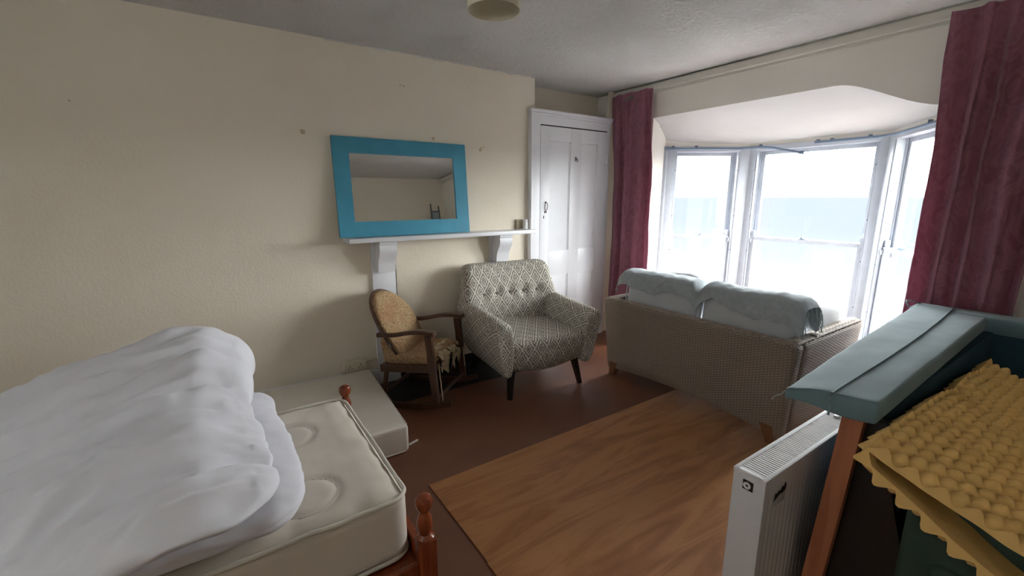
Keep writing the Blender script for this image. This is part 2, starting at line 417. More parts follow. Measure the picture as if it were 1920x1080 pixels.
# bay wall: piers, lintel with a drooping end, sloped bay soffit, low wall under the windows
def lint(y):
    z = 2.236 - 0.215 * sstep(1.42, 0.80, y) ** 0.9
    return z - 0.0 * y
bm = B()
box(bm, XR, XR + .10, 2.93, YA + .2, 0, H); box(bm, XR, XR + .10, YF - .2, 0.86, 0, H)
ys = [0.86 + (2.93 - 0.86) * i / 40 for i in range(41)]
top = [[(XR, y, H) for y in ys], [(XR, y, lint(y)) for y in ys]]
V = [[bm.verts.new(p) for p in r] for r in top]
for i in range(40): bm.faces.new((V[0][i], V[0][i + 1], V[1][i + 1], V[1][i]))
SOF = B()
def head(t):   # point on the bay plan, t 0..1 from right end to left end
    P = BAY[::-1]; Ls = [(Vector(P[i + 1]) - Vector(P[i])).length for i in range(3)]; T = sum(Ls); d = t * T
    for i in range(3):
        if d <= Ls[i] or i == 2:
            return Vector(P[i]).lerp(Vector(P[i + 1]), min(1, d / Ls[i]))
        d -= Ls[i]
rows = []
for j in range(9):
    s = j / 8; row = []
    for i in range(41):
        a = Vector((XR, ys[i], lint(ys[i]))); h = head(i / 40); b = Vector((h.x + .05, h.y, 2.0))
        p = a.lerp(b, s); p.z += 0.05 * math.sin(PI * s) * (0.6)
        row.append(SOF.verts.new(p))
    rows.append(row)
for j in range(8):
    for i in range(40): SOF.faces.new((rows[j][i], rows[j][i + 1], rows[j + 1][i + 1], rows[j + 1][i]))
# jambs between pier and window, and the low wall under the sills
for (y, P, s) in ((2.93, BAY[0], 1), (0.86, BAY[3], -1)):
    for z0, z1 in ((0, 2.26),):
        quad(bm, (XR, y, z0), (P[0] + .05, P[1], z0), (P[0] + .05, P[1], 2.55), (XR, y, 2.55))
for a, b in zip(BAY, BAY[1:]):
    a = Vector((*a, 0)); b = Vector((*b, 0)); n = (b - a).cross(Vector((0, 0, 1))).normalized() * -0.12
    for (z0, z1) in ((0, WZ0), (WZ1 + .0, 2.7)):
        vs = [bm.verts.new(p + Vector((0, 0, z))) for z in (z0, z1) for p in (a, b, b + n, a + n)]
        for q in ((0, 1, 5, 4), (1, 2, 6, 5), (2, 3, 7, 6), (3, 0, 4, 7), (4, 5, 6, 7), (0, 3, 2, 1)): bm.faces.new([vs[i] for i in q])
# outer roof over the bay, so no sky leaks in behind the soffit
box(bm, XR + .0, 4.75, 0.7, 3.15, 2.62, 2.7)
o = struct('wall_right', bm, 'baywall', 30); struct('ceiling', SOF, 'soffit', 60)
# timber batten that carries the curtains
bm = B(); box(bm, 3.555, 3.60, YF + .01, 3.50, 2.478, 2.528, .004); box(bm, 3.60, 3.62, YF + .01, 3.50, 2.46, 2.545); struct('trim_1', bm, 'batten')
# ragged paint edge along the top of the mantel wall
bm = B(); n = 150
pts = []
for i in range(n + 1):
    x = 0.765 + (2.545 - 0.765) * i / n; d = max(.002, 0.008 + 0.012 * fbm((x * 9, 3, 1), 4)) * (1 if i > 0 else 1.6)
    pts.append((x, d))
for (x, d), (x2, d2) in zip(pts, pts[1:]):
    vs = [bm.verts.new(p) for p in ((x, YB - .004, H), (x2, YB - .004, H), (x2, YB - .004, H - d2), (x, YB - .004, H - d), (x, YB, H - d), (x2, YB, H - d2))]
    bm.faces.new(vs[:4]); bm.faces.new((vs[3], vs[2], vs[5], vs[4]))
bmesh.ops.remove_doubles(bm, verts=bm.verts, dist=1e-5); struct('trim_2', bm, 'ceil')
bm = B(); box(bm, XL, 0.985, YB - .018, YB, 0, .135, .003); box(bm, XL, .70, YB - .03, YB, .135, .152, .004); struct('baseboard_back', bm, 'white')
bm = B(); tube(bm, [(2.535, YB - .006, .1), (2.535, YB - .006, 2.25)], .006, 8); struct('trim_3', bm, 'batten')
bm = B(); box(bm, 3.50, XR, YB + .0, YB + .02, 0, H); struct('trim_4', bm, 'wall')

# windows -------------------------------------------------------------
def window(idx, p0, p1, WZ0=WZ0, WZ1=WZ1, zm=1.085, fw=.10, pane='glass'):
    a = Vector((*p0, 0)); b = Vector((*p1, 0)); u = (b - a).normalized(); n = Vector((0, 0, 1)).cross(u)   # n: outwards
    if n.x < 0 and abs(n.x) > .3: n = -n
    mid = (a + b) / 2
    if (mid + n - Vector((3, 1.93, 0))).length < (mid - n - Vector((3, 1.93, 0))).length: n = -n
    W = (b - a).length
    Mx = Matrix(((u.x, n.x, 0, a.x), (u.y, n.y, 0, a.y), (0, 0, 1, 0), (0, 0, 0, 1)))
    e = bpy.data.objects.new('window_%d' % idx, None); COL.objects.link(e); e['kind'] = 'structure'
    bm = B()
    box(bm, -.01, fw, -.02, .13, WZ0, WZ1, .003, Mx); box(bm, W - fw, W + .01, -.02, .13, WZ0, WZ1, .003, Mx)
    box(bm, fw, W - fw, -.02, .13, WZ1 - .05, WZ1, .003, Mx); box(bm, fw, W - fw, -.02, .13, WZ0, WZ0 + .04, .003, Mx)
    # inner staff beads and parting beads
    for x in (fw, W - fw - .014): box(bm, x, x + .014, -.012, .012, WZ0 + .04, WZ1 - .035, .002, Mx)
    for x in (fw, W - fw - .010): box(bm, x, x + .010, .055, .066, WZ0 + .04, WZ1 - .035, 0, Mx)
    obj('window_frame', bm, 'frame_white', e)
    st = .048; x0, x1 = fw + .004, W - fw - .004
    def sash(name, za, zb, y, rb, rt):
        bm = B()
        box(bm, x0, x0 + st, y, y + .038, za, zb, .003, Mx); box(bm, x1 - st, x1, y, y + .038, za, zb, .003, Mx)
        box(bm, x0 + st, x1 - st, y, y + .038, za, za + rb, .003, Mx); box(bm, x0 + st, x1 - st, y, y + .038, zb - rt, zb, .003, Mx)
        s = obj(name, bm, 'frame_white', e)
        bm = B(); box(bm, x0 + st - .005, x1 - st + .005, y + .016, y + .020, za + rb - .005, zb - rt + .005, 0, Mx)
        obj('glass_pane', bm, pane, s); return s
    lo = sash('lower_sash', WZ0 + .04, zm + .018, .014, .075, .034)
    up = sash('upper_sash', zm - .014, WZ1 - .05, .068, .032, .034)
    bm = B()   # sash horns under the upper sash
    for x in (x0, x1 - st): box(bm, x + .004, x + st - .004, .07, .10, zm - .07, zm - .012, .008, Mx)
    for x in (x0, x1 - st): box(bm, x + .002, x + st - .002, .018, .050, zm + .018, zm + .075, .012, Mx)
    obj('sash_horn', bm, 'frame_white', up)
    bm = B(); box(bm, W / 2 - .03, W / 2 + .03, .015, .05, zm + .018, zm + .026, .002, Mx); box(bm, W / 2 - .008, W / 2 + .008, .0, .05, zm + .026, zm + .045, .004, Mx)
    obj('sash_lock', bm, 'rail', lo)
    bm = B()
    for x in (x0 + .012, x1 - .028): box(bm, x, x + .016, -.004, .014, zm - .045, zm - .005, .003, Mx)
    obj('sash_stop', bm, 'frame_white', lo)
    for z in (.6, 1.25, 1.7):
        pass
    bm = B()
    for z in (.55, .95, 1.3, 1.75):
        for x in (fw + .007, W - fw - .007):
            box(bm, x - .005, x + .005, -.016, -.010, z, z + .012, .001, Mx)
    obj('bead_screw', bm, 'rail', e)
    bm = B(); box(bm, -.02, W + .02, -.09, .02, WZ0 - .03, WZ0, .006, Mx); obj('window_sill', bm, 'frame_white', e)
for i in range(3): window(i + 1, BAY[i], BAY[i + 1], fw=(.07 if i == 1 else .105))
window(4, (XL - .08, FILL_WIN[0]), (XL - .08, FILL_WIN[1]), FILL_WIN[2], FILL_WIN[3], 1.95, .06, 'frosted_fill')  # added unseen window, brightens the left side of the room
portal((XL, FILL_WIN[0]), (XL, FILL_WIN[1]), FILL_WIN[2], FILL_WIN[3], .22)
bm = B()   # mullion posts and casings between the three windows
for P in BAY[1:3]:
    c = Vector((P[0], P[1])); lathe(bm, [(.05, WZ0), (.05, WZ1)], P[0] + .035, P[1], 8)
for P, s in ((BAY[0], 1), (BAY[3], -1)): lathe(bm, [(.045, WZ0), (.045, WZ1)], P[0] + .02, P[1] + .01 * s, 8)
struct('trim_5', bm, 'frame_white', 60)
for i in range(3): portal(BAY[i], BAY[i + 1], WZ0, WZ1, .16)

# sea far below the window
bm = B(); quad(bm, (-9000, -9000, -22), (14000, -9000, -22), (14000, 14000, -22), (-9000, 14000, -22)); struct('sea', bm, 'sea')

# ------------------------------------------------------------------ large furniture
def at(loc, rotz): return Matrix.Translation(Vector(loc)) @ Matrix.Rotation(rotz, 4, 'Z')

# plywood sheets
def ply(name, x0, x1, y0, y1, mat, label):
    bm = B(); box(bm, x0, x1, y0, y1, 0, .006, .0004); return tag(obj(name, bm, mat), label, 'plywood sheet', 'plywood sheets on the floor')
ply('plywood_sheet', .795, 3.23, 1.352, 1.957, 'ply', 'bare plywood sheet laid on the brown floor with its far end under the wicker sofa')
ply('plywood_sheet', .79, 3.23, .132, 1.3515, 'ply', 'bare plywood sheet nearest the camera, laid under the loose white radiator')

# armchair --------------------------------------------------------------
def rotx(p, o, a):
    y, z = p[1] - o[0], p[2] - o[1]
    return Vector((p[0], o[0] + y * math.cos(a) - z * math.sin(a), o[1] + y * math.sin(a) + z * math.cos(a)))
A = thing('armchair', 'tub armchair in cream and grey diamond pattern fabric on black legs', 'armchair', (2.07, 2.87, 0), math.radians(-5.7))
def seat_fn(p):
    x, y, z = p
    w = 1 + .0 * z - .10 * (.13 - z) / .26
    z2 = z + .02 * (1 - (x / .36) ** 2) * (z > 0) - .012 * math.cos(x * 8) * (z < 0)
    y2 = y - .035 * (1 - (x / .36) ** 2) * max(0, -y / .33) + .05 * max(0, (-z) / .13) * (y < 0)
    return (x * w, y2 - .04, z2 + .32)
bm = B(); softbox(bm, .37, .35, .125, .05, .03, seat_fn)
def seat_uv(c): return (c.x, .45 + (c.y + .38) * 1.0)
boxuv(bm, seat_uv); obj('seat', bm, 'diamond', A, 60)
def back_fn(p):
    x, y, z = p                       # z -0.36..0.36 -> .20...92
    t = (z + .365) / .73
    w = (.37 + .09 * sstep(0, .55, t) - .045 * sstep(.5, 1, t)) / .43
    lean = .17 * max(0, t - .25)
    bow = .05 * (x / .43) ** 2        # wraps forward at the sides
    crown = .022 * (1 - (x / .43) ** 2) * (t > .7) - .012 * math.cos(x * 7) * (t > .85)
    q = [x * w, y + .27 + lean - bow, .195 + t * .725 + crown]
    if y < 0 and t > .4:
        for bx in (-.25, -.125, 0, .125, .25):
            r2 = (x - bx) ** 2 + (z - .13) ** 2 * 1.0
            q[1] += .028 * math.exp(-r2 / .0011)
        q[1] -= .03 * math.sin(PI * sstep(.3, 1.0, t))
    return q
bm = B(); softbox(bm, .43, .085, .365, .07, .022, back_fn); boxuv(bm); ab = obj('backrest', bm, 'diamond', A, 60)
for bx in (-.25, -.125, 0, .125, .25):
    t = (.13 + .365) / .73; q = back_fn((bx, -.085, .13))
    bm = B(); softbox(bm, .014, .008, .014, .008, .01, lambda p: (p[0] + q[0], p[1] + q[1] - .004, p[2] + q[2]), 3); obj('button', bm, 'button', ab)
def arm_ring(y, s, f, dz):
    # outline in x,z from inside bottom round over the top to outside bottom
    P = [(.315, .30), (.316, .40), (.318, .48), (.324, .55), (.340, .598), (.370, .622), (.405, .632), (.446, .626), (.463, .606), (.468, .575), (.462, .52), (.448, .44), (.428, .34), (.408, .26), (.388, .205), (.36, .188), (.33, .20)]
    cx, cz = .40, .42
    return [(s * (cx + (x - cx) * f), y + (.045 * (z - .42) * (-1) if y < -.2 else 0), cz + (z - cz) * f + dz * (z > .45)) for x, z in P]
for s in (-1, 1):
    rings = []
    for y, f, dz in ((-.405, .55, -.02), (-.413, .78, -.018), (-.408, .93, -.016), (-.392, 1.0, -.014), (-.36, 1.02, -.012), (-.28, 1.02, -.006), (-.15, 1.0, 0), (0, 1.0, .008), (.15, 1.0, .018), (.28, .98, .03), (.34, .93, .03), (.37, .8, .02)):
        rings.append(arm_ring(y, s, f, dz))
    bm = B(); loft(bm, rings, True, True); obj('armrest', bm, 'diamond', A, 60)
for sx_, sy_ in ((-1, -1), (1, -1), (-1, 1), (1, 1)):
    bm = B(); xt, yt = .29 * sx_, (-.30 if sy_ < 0 else .28); xb, yb = .325 * sx_, (-.345 if sy_ < 0 else .365)
    r = [[(x + a * k, y + b * k, z) for a, b in ((-1, -1), (1, -1), (1, 1), (-1, 1))] for x, y, z, k in ((xt, yt, .215, .024), (xb, yb, 0, .015))]
    loft(bm, r); obj('leg', bm, 'blackleg', A)

# rocking chair -----------------------------------------------------------
RK = thing('rocking_chair', 'low wooden rocking chair with round floral back and torn seat beside the patterned armchair', 'rocking chair', (1.235, 2.98, 0), math.radians(-140.5))
RR = 1.25; TL = math.radians(5.0)
def tilt(bm):   # the chair is rocked back on its runners
    for v in bm.verts:
        y, z = v.co.y, v.co.z - RR
        v.co.y = y * math.cos(TL) - z * math.sin(TL) - RR * math.sin(TL); v.co.z = RR + y * math.sin(TL) + z * math.cos(TL)
def robj(name, bm, mat, ang=40, parent=None):
    tilt(bm); return obj(name, bm, mat, parent or RK, ang)
bm = B()
for x in (-.235, .235): box(bm, x - .016, x + .016, -.215, .205, .275, .33, .004)
for y in (-.200, .190): box(bm, -.235, .235, y - .014, y + .014, .275, .33, .004)
robj('seat_frame', bm, 'darkwood')
def rseat(p):
    x, y, z = p; sag = .02 * (1 - (x / .215) ** 2) * sstep(-.2, .25, y) * (z > 0)
    return (x, y, z + .35 - sag + .008 * fbm((x * 9, y * 9, 2)))
bm = B(); softbox(bm, .215, .195, .045, .035, .025, rseat); robj('seat', bm, 'floral', 60)
# backrest: arched panel narrowing to the seat
out = []
for i in range(41):
    a = PI * i / 40; out.append((.215 * math.cos(a), .27 + .215 * math.sin(a)))
side = [(-.212, .20), (-.203, .13), (-.188, .06), (-.17, 0)]
prof = out + side + [(-x, z) for x, z in side[::-1]]
def bpos(x, z, d):      # lean of the backrest
    y = -.055 - .225 * (z / .485) - .025 * (1 - (x / .2) ** 2) * sstep(0, .3, z) + d
    return (x, y, .335 + z)
bm = B(); rings = []
for d, k in ((-.022, .97), (-.016, 1.0), (.012, 1.0), (.026, .93), (.034, .7), (.038, .35)):
    rings.append([bpos(x * k, .24 + (z - .24) * k, d) for x, z in prof])
loft(bm, rings); RB = robj('backrest', bm, 'floral', 50)
bm = B(); tube(bm, [bpos(x * 1.02, z + .004, -.024) for x, z in [(.172, -.02), (.19, .06), (.206, .13), (.214, .20)] + out + side + [(-.172, -.02)]], .011, 8)
robj('back_frame', bm, 'darkwood', 50, None)
bm = B(); loft(bm, [[(x, -.205, .33), (x, -.075, .33), (x, -.165, .52), (x, -.215, .50)] for x in (-.20, -.19, .19, .20)]); robj('back_base', bm, 'floral', 30)
for s in (-1, 1):
    x = .245 * s; bm = B(); rings = []
    for i in range(13):
        t = i / 12; y = -.215 + .465 * t; z = .545 + .010 * math.sin(PI * t) - .010 * math.sin(2 * PI * t) + .012 * t; w = .018 + .012 * sstep(.2, 1, t); h = .014
        xx = x - s * .02 * (1 - t)
        rings.append([(xx + a * w, y, z + b * h) for a, b in ((-1, -.8), (-.8, -1), (.8, -1), (1, -.8), (1, .7), (.8, 1), (-.8, 1), (-1, .7))])
    loft(bm, rings); robj('armrest', bm, 'darkwood', 50)
    bm = B(); rings = []
    for z, w, d in ((.04, .014, .020), (.25, .016, .024), (.33, .018, .027), (.42, .016, .023), (.545, .017, .026)):
        rings.append([(x + a * w, .20 + b * d, z) for a, b in ((-1, -1), (1, -1), (1, 1), (-1, 1))])
    loft(bm, rings); robj('front_post', bm, 'darkwood')
    bm = B(); tube(bm, [(x * .93, -.18, .28), (x * .97, -.21, .14), (x, -.235, .05)], .017, 8); robj('rear_leg', bm, 'darkwood')
    bm = B(); rings = []
    for i in range(15):
        y = -.265 + .585 * i / 14; zz = RR - math.sqrt(RR * RR - y * y); h = .045 - .012 * abs(2 * i / 14 - 1)
        rings.append([(x - .015, y, zz), (x + .015, y, zz), (x + .015, y, zz + h), (x - .015, y, zz + h)])
    loft(bm, rings); robj('rocker', bm, 'darkwood', 30)
bm = B(); box(bm, -.24, .24, .19, .212, .075, .10, .003); box(bm, -.24, .24, -.228, -.21, .10, .125, .003); robj('stretcher', bm, 'darkwood')
# torn calico hanging over the front edge of the seat, near the far arm
def torn(u, v):
    x = -.212 + .34 * u; rag = .8 + .5 * fbm((u * 9, 4, 1)) + .25 * math.sin(u * 19)
    if v < .5: y = .10 + .10 * v / .5; z = .388 - .03 * (v / .5) ** 2
    else: y = .202 + .016 * math.sin((v - .5) * 5); z = .358 - .13 * (v - .5) / .5 * max(.25, rag)
    return (x + .012 * fbm((u * 5, v * 6, 8)), y + .014 * fbm((u * 9, v * 6, 3)), z + .012 * fbm((u * 8, v * 5, 3)))
bm = B(); grid(bm, 46, 26, torn)
kill = [f for f in bm.faces if fbm((f.calc_center_median().x * 9, f.calc_center_median().z * 22 + f.calc_center_median().y * 20, 5)) > .16]
bmesh.ops.delete(bm, geom=kill, context='FACES'); bmesh.ops.recalc_face_normals(bm, faces=bm.faces); bmesh.ops.solidify(bm, geom=bm.faces[:], thickness=.004)
robj('torn_cover', bm, 'torn', 60)
for (x, a, b) in ((.215, .33, .06), (-.215, .31, .16)):
    bm = B(); tube(bm, [(x + .004 * fbm((i * .9, x, 1)), .236 + .006 * fbm((i * .7, x, 5)), a - (a - b) * i / 8) for i in range(9)], .004, 5)
    robj('torn_strip', bm, 'torn', 60)
# wicker sofa ----------------------------------------------------------------
SX, SY0, SY1, SZ0, SZ1 = 2.69, 1.05, 2.565, .10, .668
S = thing('wicker_sofa', 'two seat woven wicker sofa seen from behind, facing the bay window', 'sofa', (3.1, 1.81, 0))
def flare(p):   # sides lean out towards the top, back leans out too
    x, y, z = p; t = (z - SZ0) / (SZ1 - SZ0); ym = (SY0 + SY1) / 2
    y2 = ym + (y - ym) * (.935 + .065 * t); x2 = x - .035 * t * (x < 2.95) 
    z2 = z + .05 * ((y - ym) / .76) ** 2 * (-1 if z < .2 else 0) + (.05 if z < .2 else 0) * 0
    return Vector((x2 - 3.1, y2 - 1.81, z2))
def panel(x0, x1, y0, y1, z0, z1, r=.03):
    bm = B(); softbox(bm, (x1 - x0) / 2, (y1 - y0) / 2, (z1 - z0) / 2, r, .06, lambda p: flare((p[0] + (x0 + x1) / 2, p[1] + (y0 + y1) / 2, p[2] + (z0 + z1) / 2)))
    boxuv(bm); return bm
obj('back_panel', panel(SX, SX + .10, SY0, SY1, SZ0, SZ1), 'wicker', S, 60)
obj('arm', panel(SX + .09, 3.62, SY0, SY0 + .08, SZ0, SZ1), 'wicker', S, 60)
obj('arm', panel(SX + .09, 3.62, SY1 - .08, SY1, SZ0, SZ1), 'wicker', S, 60)
obj('seat_base', panel(SX + .09, 3.58, SY0 + .07, SY1 - .07, SZ0 + .03, .30), 'wicker', S, 60)
bm = B(); L_ = bm.loops.layers.uv.verify()     # braided rim along the top edges
rim = [(3.62, SY0 + .055), (SX + .05, SY0 + .055), (SX + .05, SY1 - .055), (3.62, SY1 - .055)]
pth = []
for (a, b) in zip(rim, rim[1:]):
    m = max(2, int((Vector(b) - Vector(a)).length / .007))
    pth += [tuple(Vector(a).lerp(Vector(b), i / m)) for i in range(m)]
for ph in range(3):
    pts = []
    for i, p in enumerate(pth):
        q = flare((p[0], p[1], SZ1)); a = i * .8 + ph * 2 * PI / 3
        dx, dy = ((0, 1) if abs(pth[min(i + 1, len(pth) - 1)][0] - p[0]) > abs(pth[min(i + 1, len(pth) - 1)][1] - p[1]) else (1, 0))
        pts.append((q.x + dx * .040 * math.sin(a), q.y + dy * .040 * math.sin(a), q.z + .000 + .005 * math.cos(2 * a)))
    tube(bm, pts, .0075, 6)
for f in bm.faces:
    for lp in f.loops: lp[L_].uv = (lp.vert.co.x + lp.vert.co.y, lp.vert.co.z)
obj('braided_rim', bm, 'cane', S, 80)
for x, y in ((SX + .03, SY1 - .10), (SX + .03, SY0 + .10), (3.54, SY1 - .12), (3.54, SY0 + .12)):
    sg = 1 if y > 1.8 else -1
    bm = B(); loft(bm, [[(x + a * k - 3.1, y + dy + b * k - 1.81, z) for a, b in ((-1, -1), (1, -1), (1, 1), (-1, 1))] for z, k, dy in ((.13, .040, -.03 * sg), (.006 if x < 3 else 0, .024, 0))]); obj('leg', bm, 'sofaleg', S)
def cush(name, label, cx, cy, cz, hx, hy, hz, r, lean=0.0, seed=0, mat='cushion', cat='cushion', group=None):
    def fn(p):
        x, y, z = p; pf = 1 + .10 * (1 - (y / hy) ** 2) * (1 - (z / hz) ** 2)
        w = .008 * fbm((x * 5 + seed, y * 5, z * 5)) + .004 * fbm((x * 14 + seed, y * 14, z * 14))
        q = Vector((x * pf + w, y + w * .5, z + .012 * (1 - (y / hy) ** 2) * (z > 0) + w))
        q.x += lean * q.z
        return q + Vector((cx, cy, cz))
    bm = B(); softbox(bm, hx, hy, hz, r, .03, fn); o = obj(name, bm, mat, None, 70); tag(o, label, cat, group)
    return o
c1 = cush('seat_cushion', 'pale grey seat cushion of the wicker sofa at the cupboard end', 3.22, 2.135, .375, .33, .318, .075, .06, 0, 3, group='wicker sofa seat cushions')
c2 = cush('seat_cushion', 'pale grey seat cushion of the wicker sofa at the radiator end', 3.22, 1.485, .375, .33, .318, .075, .06, 0, 5, group='wicker sofa seat cushions')
b1 = cush('back_cushion', 'pale grey back cushion of the wicker sofa, left one, nearer the cupboard', 2.895, 2.135, .655, .08, .335, .205, .08, .12, 7, group='wicker sofa back cushions')
b2 = cush('back_cushion', 'pale grey back cushion of the wicker sofa, right one, nearer the radiator', 2.895, 1.455, .655, .08, .325, .205, .08, .12, 9, group='wicker sofa back cushions')
def piping(o, cx, cy, cz, hx, hy, hz, r):
    bm = B(); pts = []
    for i in range(81):
        a = 2 * PI * i / 80; ca, sa = math.cos(a), math.sin(a); e = .38
        y = hy * 1.0 * math.copysign(abs(ca) ** e, ca); z = hz * math.copysign(abs(sa) ** e, sa)
        pts.append((cx - hx * .78 + .12 * z, cy + y * .985, cz + z * .985 + .008))
    tube(bm, pts, .006, 6, False); obj('piping', bm, 'cushion', o, 80)
piping(b1, 2.895, 2.135, .655, .08, .335, .205, .08); piping(b2, 2.895, 1.455, .655, .08, .325, .205, .08)
p1 = cush('scatter_cushion', 'pale crumpled scatter cushion leaning on the right arm of the wicker sofa', 3.38, 1.225, .615, .20, .06, .165, .055, 0, 13, group='scatter cushions on the wicker sofa')
p2 = cush('scatter_cushion', 'pale scatter cushion peeping over the left back cushion in front of the window', 3.16, 2.17, .67, .05, .16, .20, .045, .2, 17, group='scatter cushions on the wicker sofa')
# throw over both back cushions
def throw_fn(u, v):
    y = 1.09 + (2.515 - 1.09) * u
    gap = math.exp(-((y - 1.79) / .035) ** 2); endr = max(0, 1 - (y - 1.09) / .06) ** 2 + max(0, 1 - (2.515 - y) / .06) ** 2
    top = .878 - .055 * gap - .05 * endr + .010 * fbm((y * 5, 1, 2))
    # how far the back edge hangs below the top
    hang = .075 + .02 * math.sin(y * 9) + .09 * sstep(1.5, 1.06, y) + .05 * fbm((y * 4, 8, 1)) + .03 * gap
    half = .105; s = -hang + v * (hang + 2 * half + .16)
    w = .006 * fbm((y * 6, v * 7, 4)) + .004 * fbm((y * 22, v * 9, 2)) + .002 * math.sin(y * 50 + 6 * fbm((y * 3, v * 3, 1)))
    r = .06
    if s < 0:
        x = 2.88 - half + .028 + .12 * (s) - .012; z = top + s - r * .3
    elif s < 2 * half:
        q = s / (2 * half); a = PI * q; x = 2.905 - (half + .004) * math.cos(a); z = top - r * .3 + .05 * math.sin(a) ** .7
    else:
        x = 2.905 + half + .004 + .02 * (s - 2 * half); z = top - r * .3 - (s - 2 * half)
    return (x + w - .004, y + .004 * fbm((y * 9, v * 4, 7)), max(.692, z + w))
bm = B(); grid(bm, 150, 40, throw_fn, .005); T = obj('throw', bm, 'throw', None, 70); tag(T, 'grey green fringed throw draped along both back cushions of the wicker sofa', 'throw')
bm = B(); rnd = random.Random(4)
for u, sgn in ((0, -1), (1, 1)):
    for i in range(14):
        p = Vector(throw_fn(u, .02 + .9 * i / 13)); pts = []
        for k in range(6):
            pts.append((p.x + .012 * fbm((i * 1.7, k * .6, u * 5)), p.y + sgn * (.004 + .014 * k / 5) + .01 * fbm((i, k * .5, 3)), max(.688, p.z - .075 * k / 5)))
        tube(bm, pts, .0028, 5)
F = obj('fringe', bm, 'fringe', T, 80); F['kind'] = 'stuff'
bm = B(); softbox(bm, .002, .022, .008, .002, .01, lambda p: (p[0] + 2.787, p[1] + 1.24, p[2] + .80)); obj('sewn_label', bm, 'lining', T)

# bed, mattress, duvets ------------------------------------------------------------
BX1, BY0, BY1 = .466, 1.318, 2.25
BD = thing('bed', 'varnished pine single bed frame with ball topped foot posts', 'bed', (-.5, 1.8, 0))
def bed_post(x, y, n='foot_post', top=.527):
    bm = B(); k = .029
    box(bm, x - k, x + k, y - k, y + k, 0, top - .165, .004)
    prof = [(.029, -.165), (.030, -.158), (.022, -.150), (.019, -.145), (.021, -.140), (.026, -.120), (.027, -.108), (.025, -.092), (.020, -.076), (.0155, -.066), (.0155, -.060), (.020, -.055), (.0265, -.044), (.0295, -.030), (.029, -.018), (.024, -.007), (.013, -.001), (.003, 0)]
    lathe(bm, [(r, top + z) for r, z in prof], x, y, 28)
    for v in bm.verts: v.co -= Vector((-.5, 1.8, 0))
    return obj(n, bm, 'pine', BD, 35)
PY0, PY1, PX = 1.238, 2.286, .482
bed_post(PX, PY0); bed_post(PX, PY1)
def bpart(n, *a):
    bm = B(); box(bm, *a, .004)
    for v in bm.verts: v.co -= Vector((-.5, 1.8, 0))
    return obj(n, bm, 'pine', BD)
bpart('foot_rail', PX - .012, PX + .014, PY0 + .025, PY1 - .025, .14, .30)
bpart('side_rail', -1.45, PX - .02, PY0 - .005, PY0 + .02, .15, .27); bpart('side_rail', -1.45, PX - .02, PY1 - .02, PY1 + .005, .15, .27)
bpart('slat_base', -1.45, PX - .02, PY0 + .02, PY1 - .02, .20, .235)
bed_post(-1.48, PY0, 'head_post', .95); bed_post(-1.48, PY1, 'head_post', .95); bpart('headboard', -1.49, -1.465, PY0 + .02, PY1 - .02, .3, .82)
MZ0, MZ1 = .238, .482
mcx, mcy, mcz = (BX1 - 1.44) / 2, (BY0 + BY1) / 2, (MZ0 + MZ1) / 2; mhx, mhy, mhz = (BX1 + 1.44) / 2, (BY1 - BY0) / 2, (MZ1 - MZ0) / 2
TUFT = [(x, y, .10) for x in (-.58, -.20, .165) for y in (1.50, 1.95)]
def mat_fn(p):
    x, y, z = p; X, Y = x + mcx, y + mcy; q = Vector((X, Y, z + mcz))
    ex = min(mhx - abs(x), mhy - abs(y))
    if z > mhz * .9:
        q.z += .012 * sstep(.0, .12, ex)
        for (tx, ty, r) in TUFT:
            d = math.hypot((X - tx) , (Y - ty) * 1.0); q.z -= .007 * math.exp(-((d - r) / .012) ** 2)
        q.z += .004 * fbm((X * 6, Y * 6, 1)) + .003 * math.sin((Y if abs(y) < mhy - .12 else X) * 40 + 3 * fbm((X * 5, Y * 5, 2))) * (1 - sstep(.02, .16, ex))
    else:
        bul = 1 - (z / mhz) ** 2
        if abs(abs(y) - mhy) < .03: q.y += math.copysign(.006 * bul + .004 * math.sin(X * 34 + 2 * fbm((X * 3, z * 9, 1))) * bul, y)
        if abs(abs(x) - mhx) < .03: q.x += math.copysign(.006 * bul + .003 * math.sin(Y * 34) * bul, x)
    return q
bm = B(); softbox(bm, mhx, mhy, mhz, .05, .0125, mat_fn)
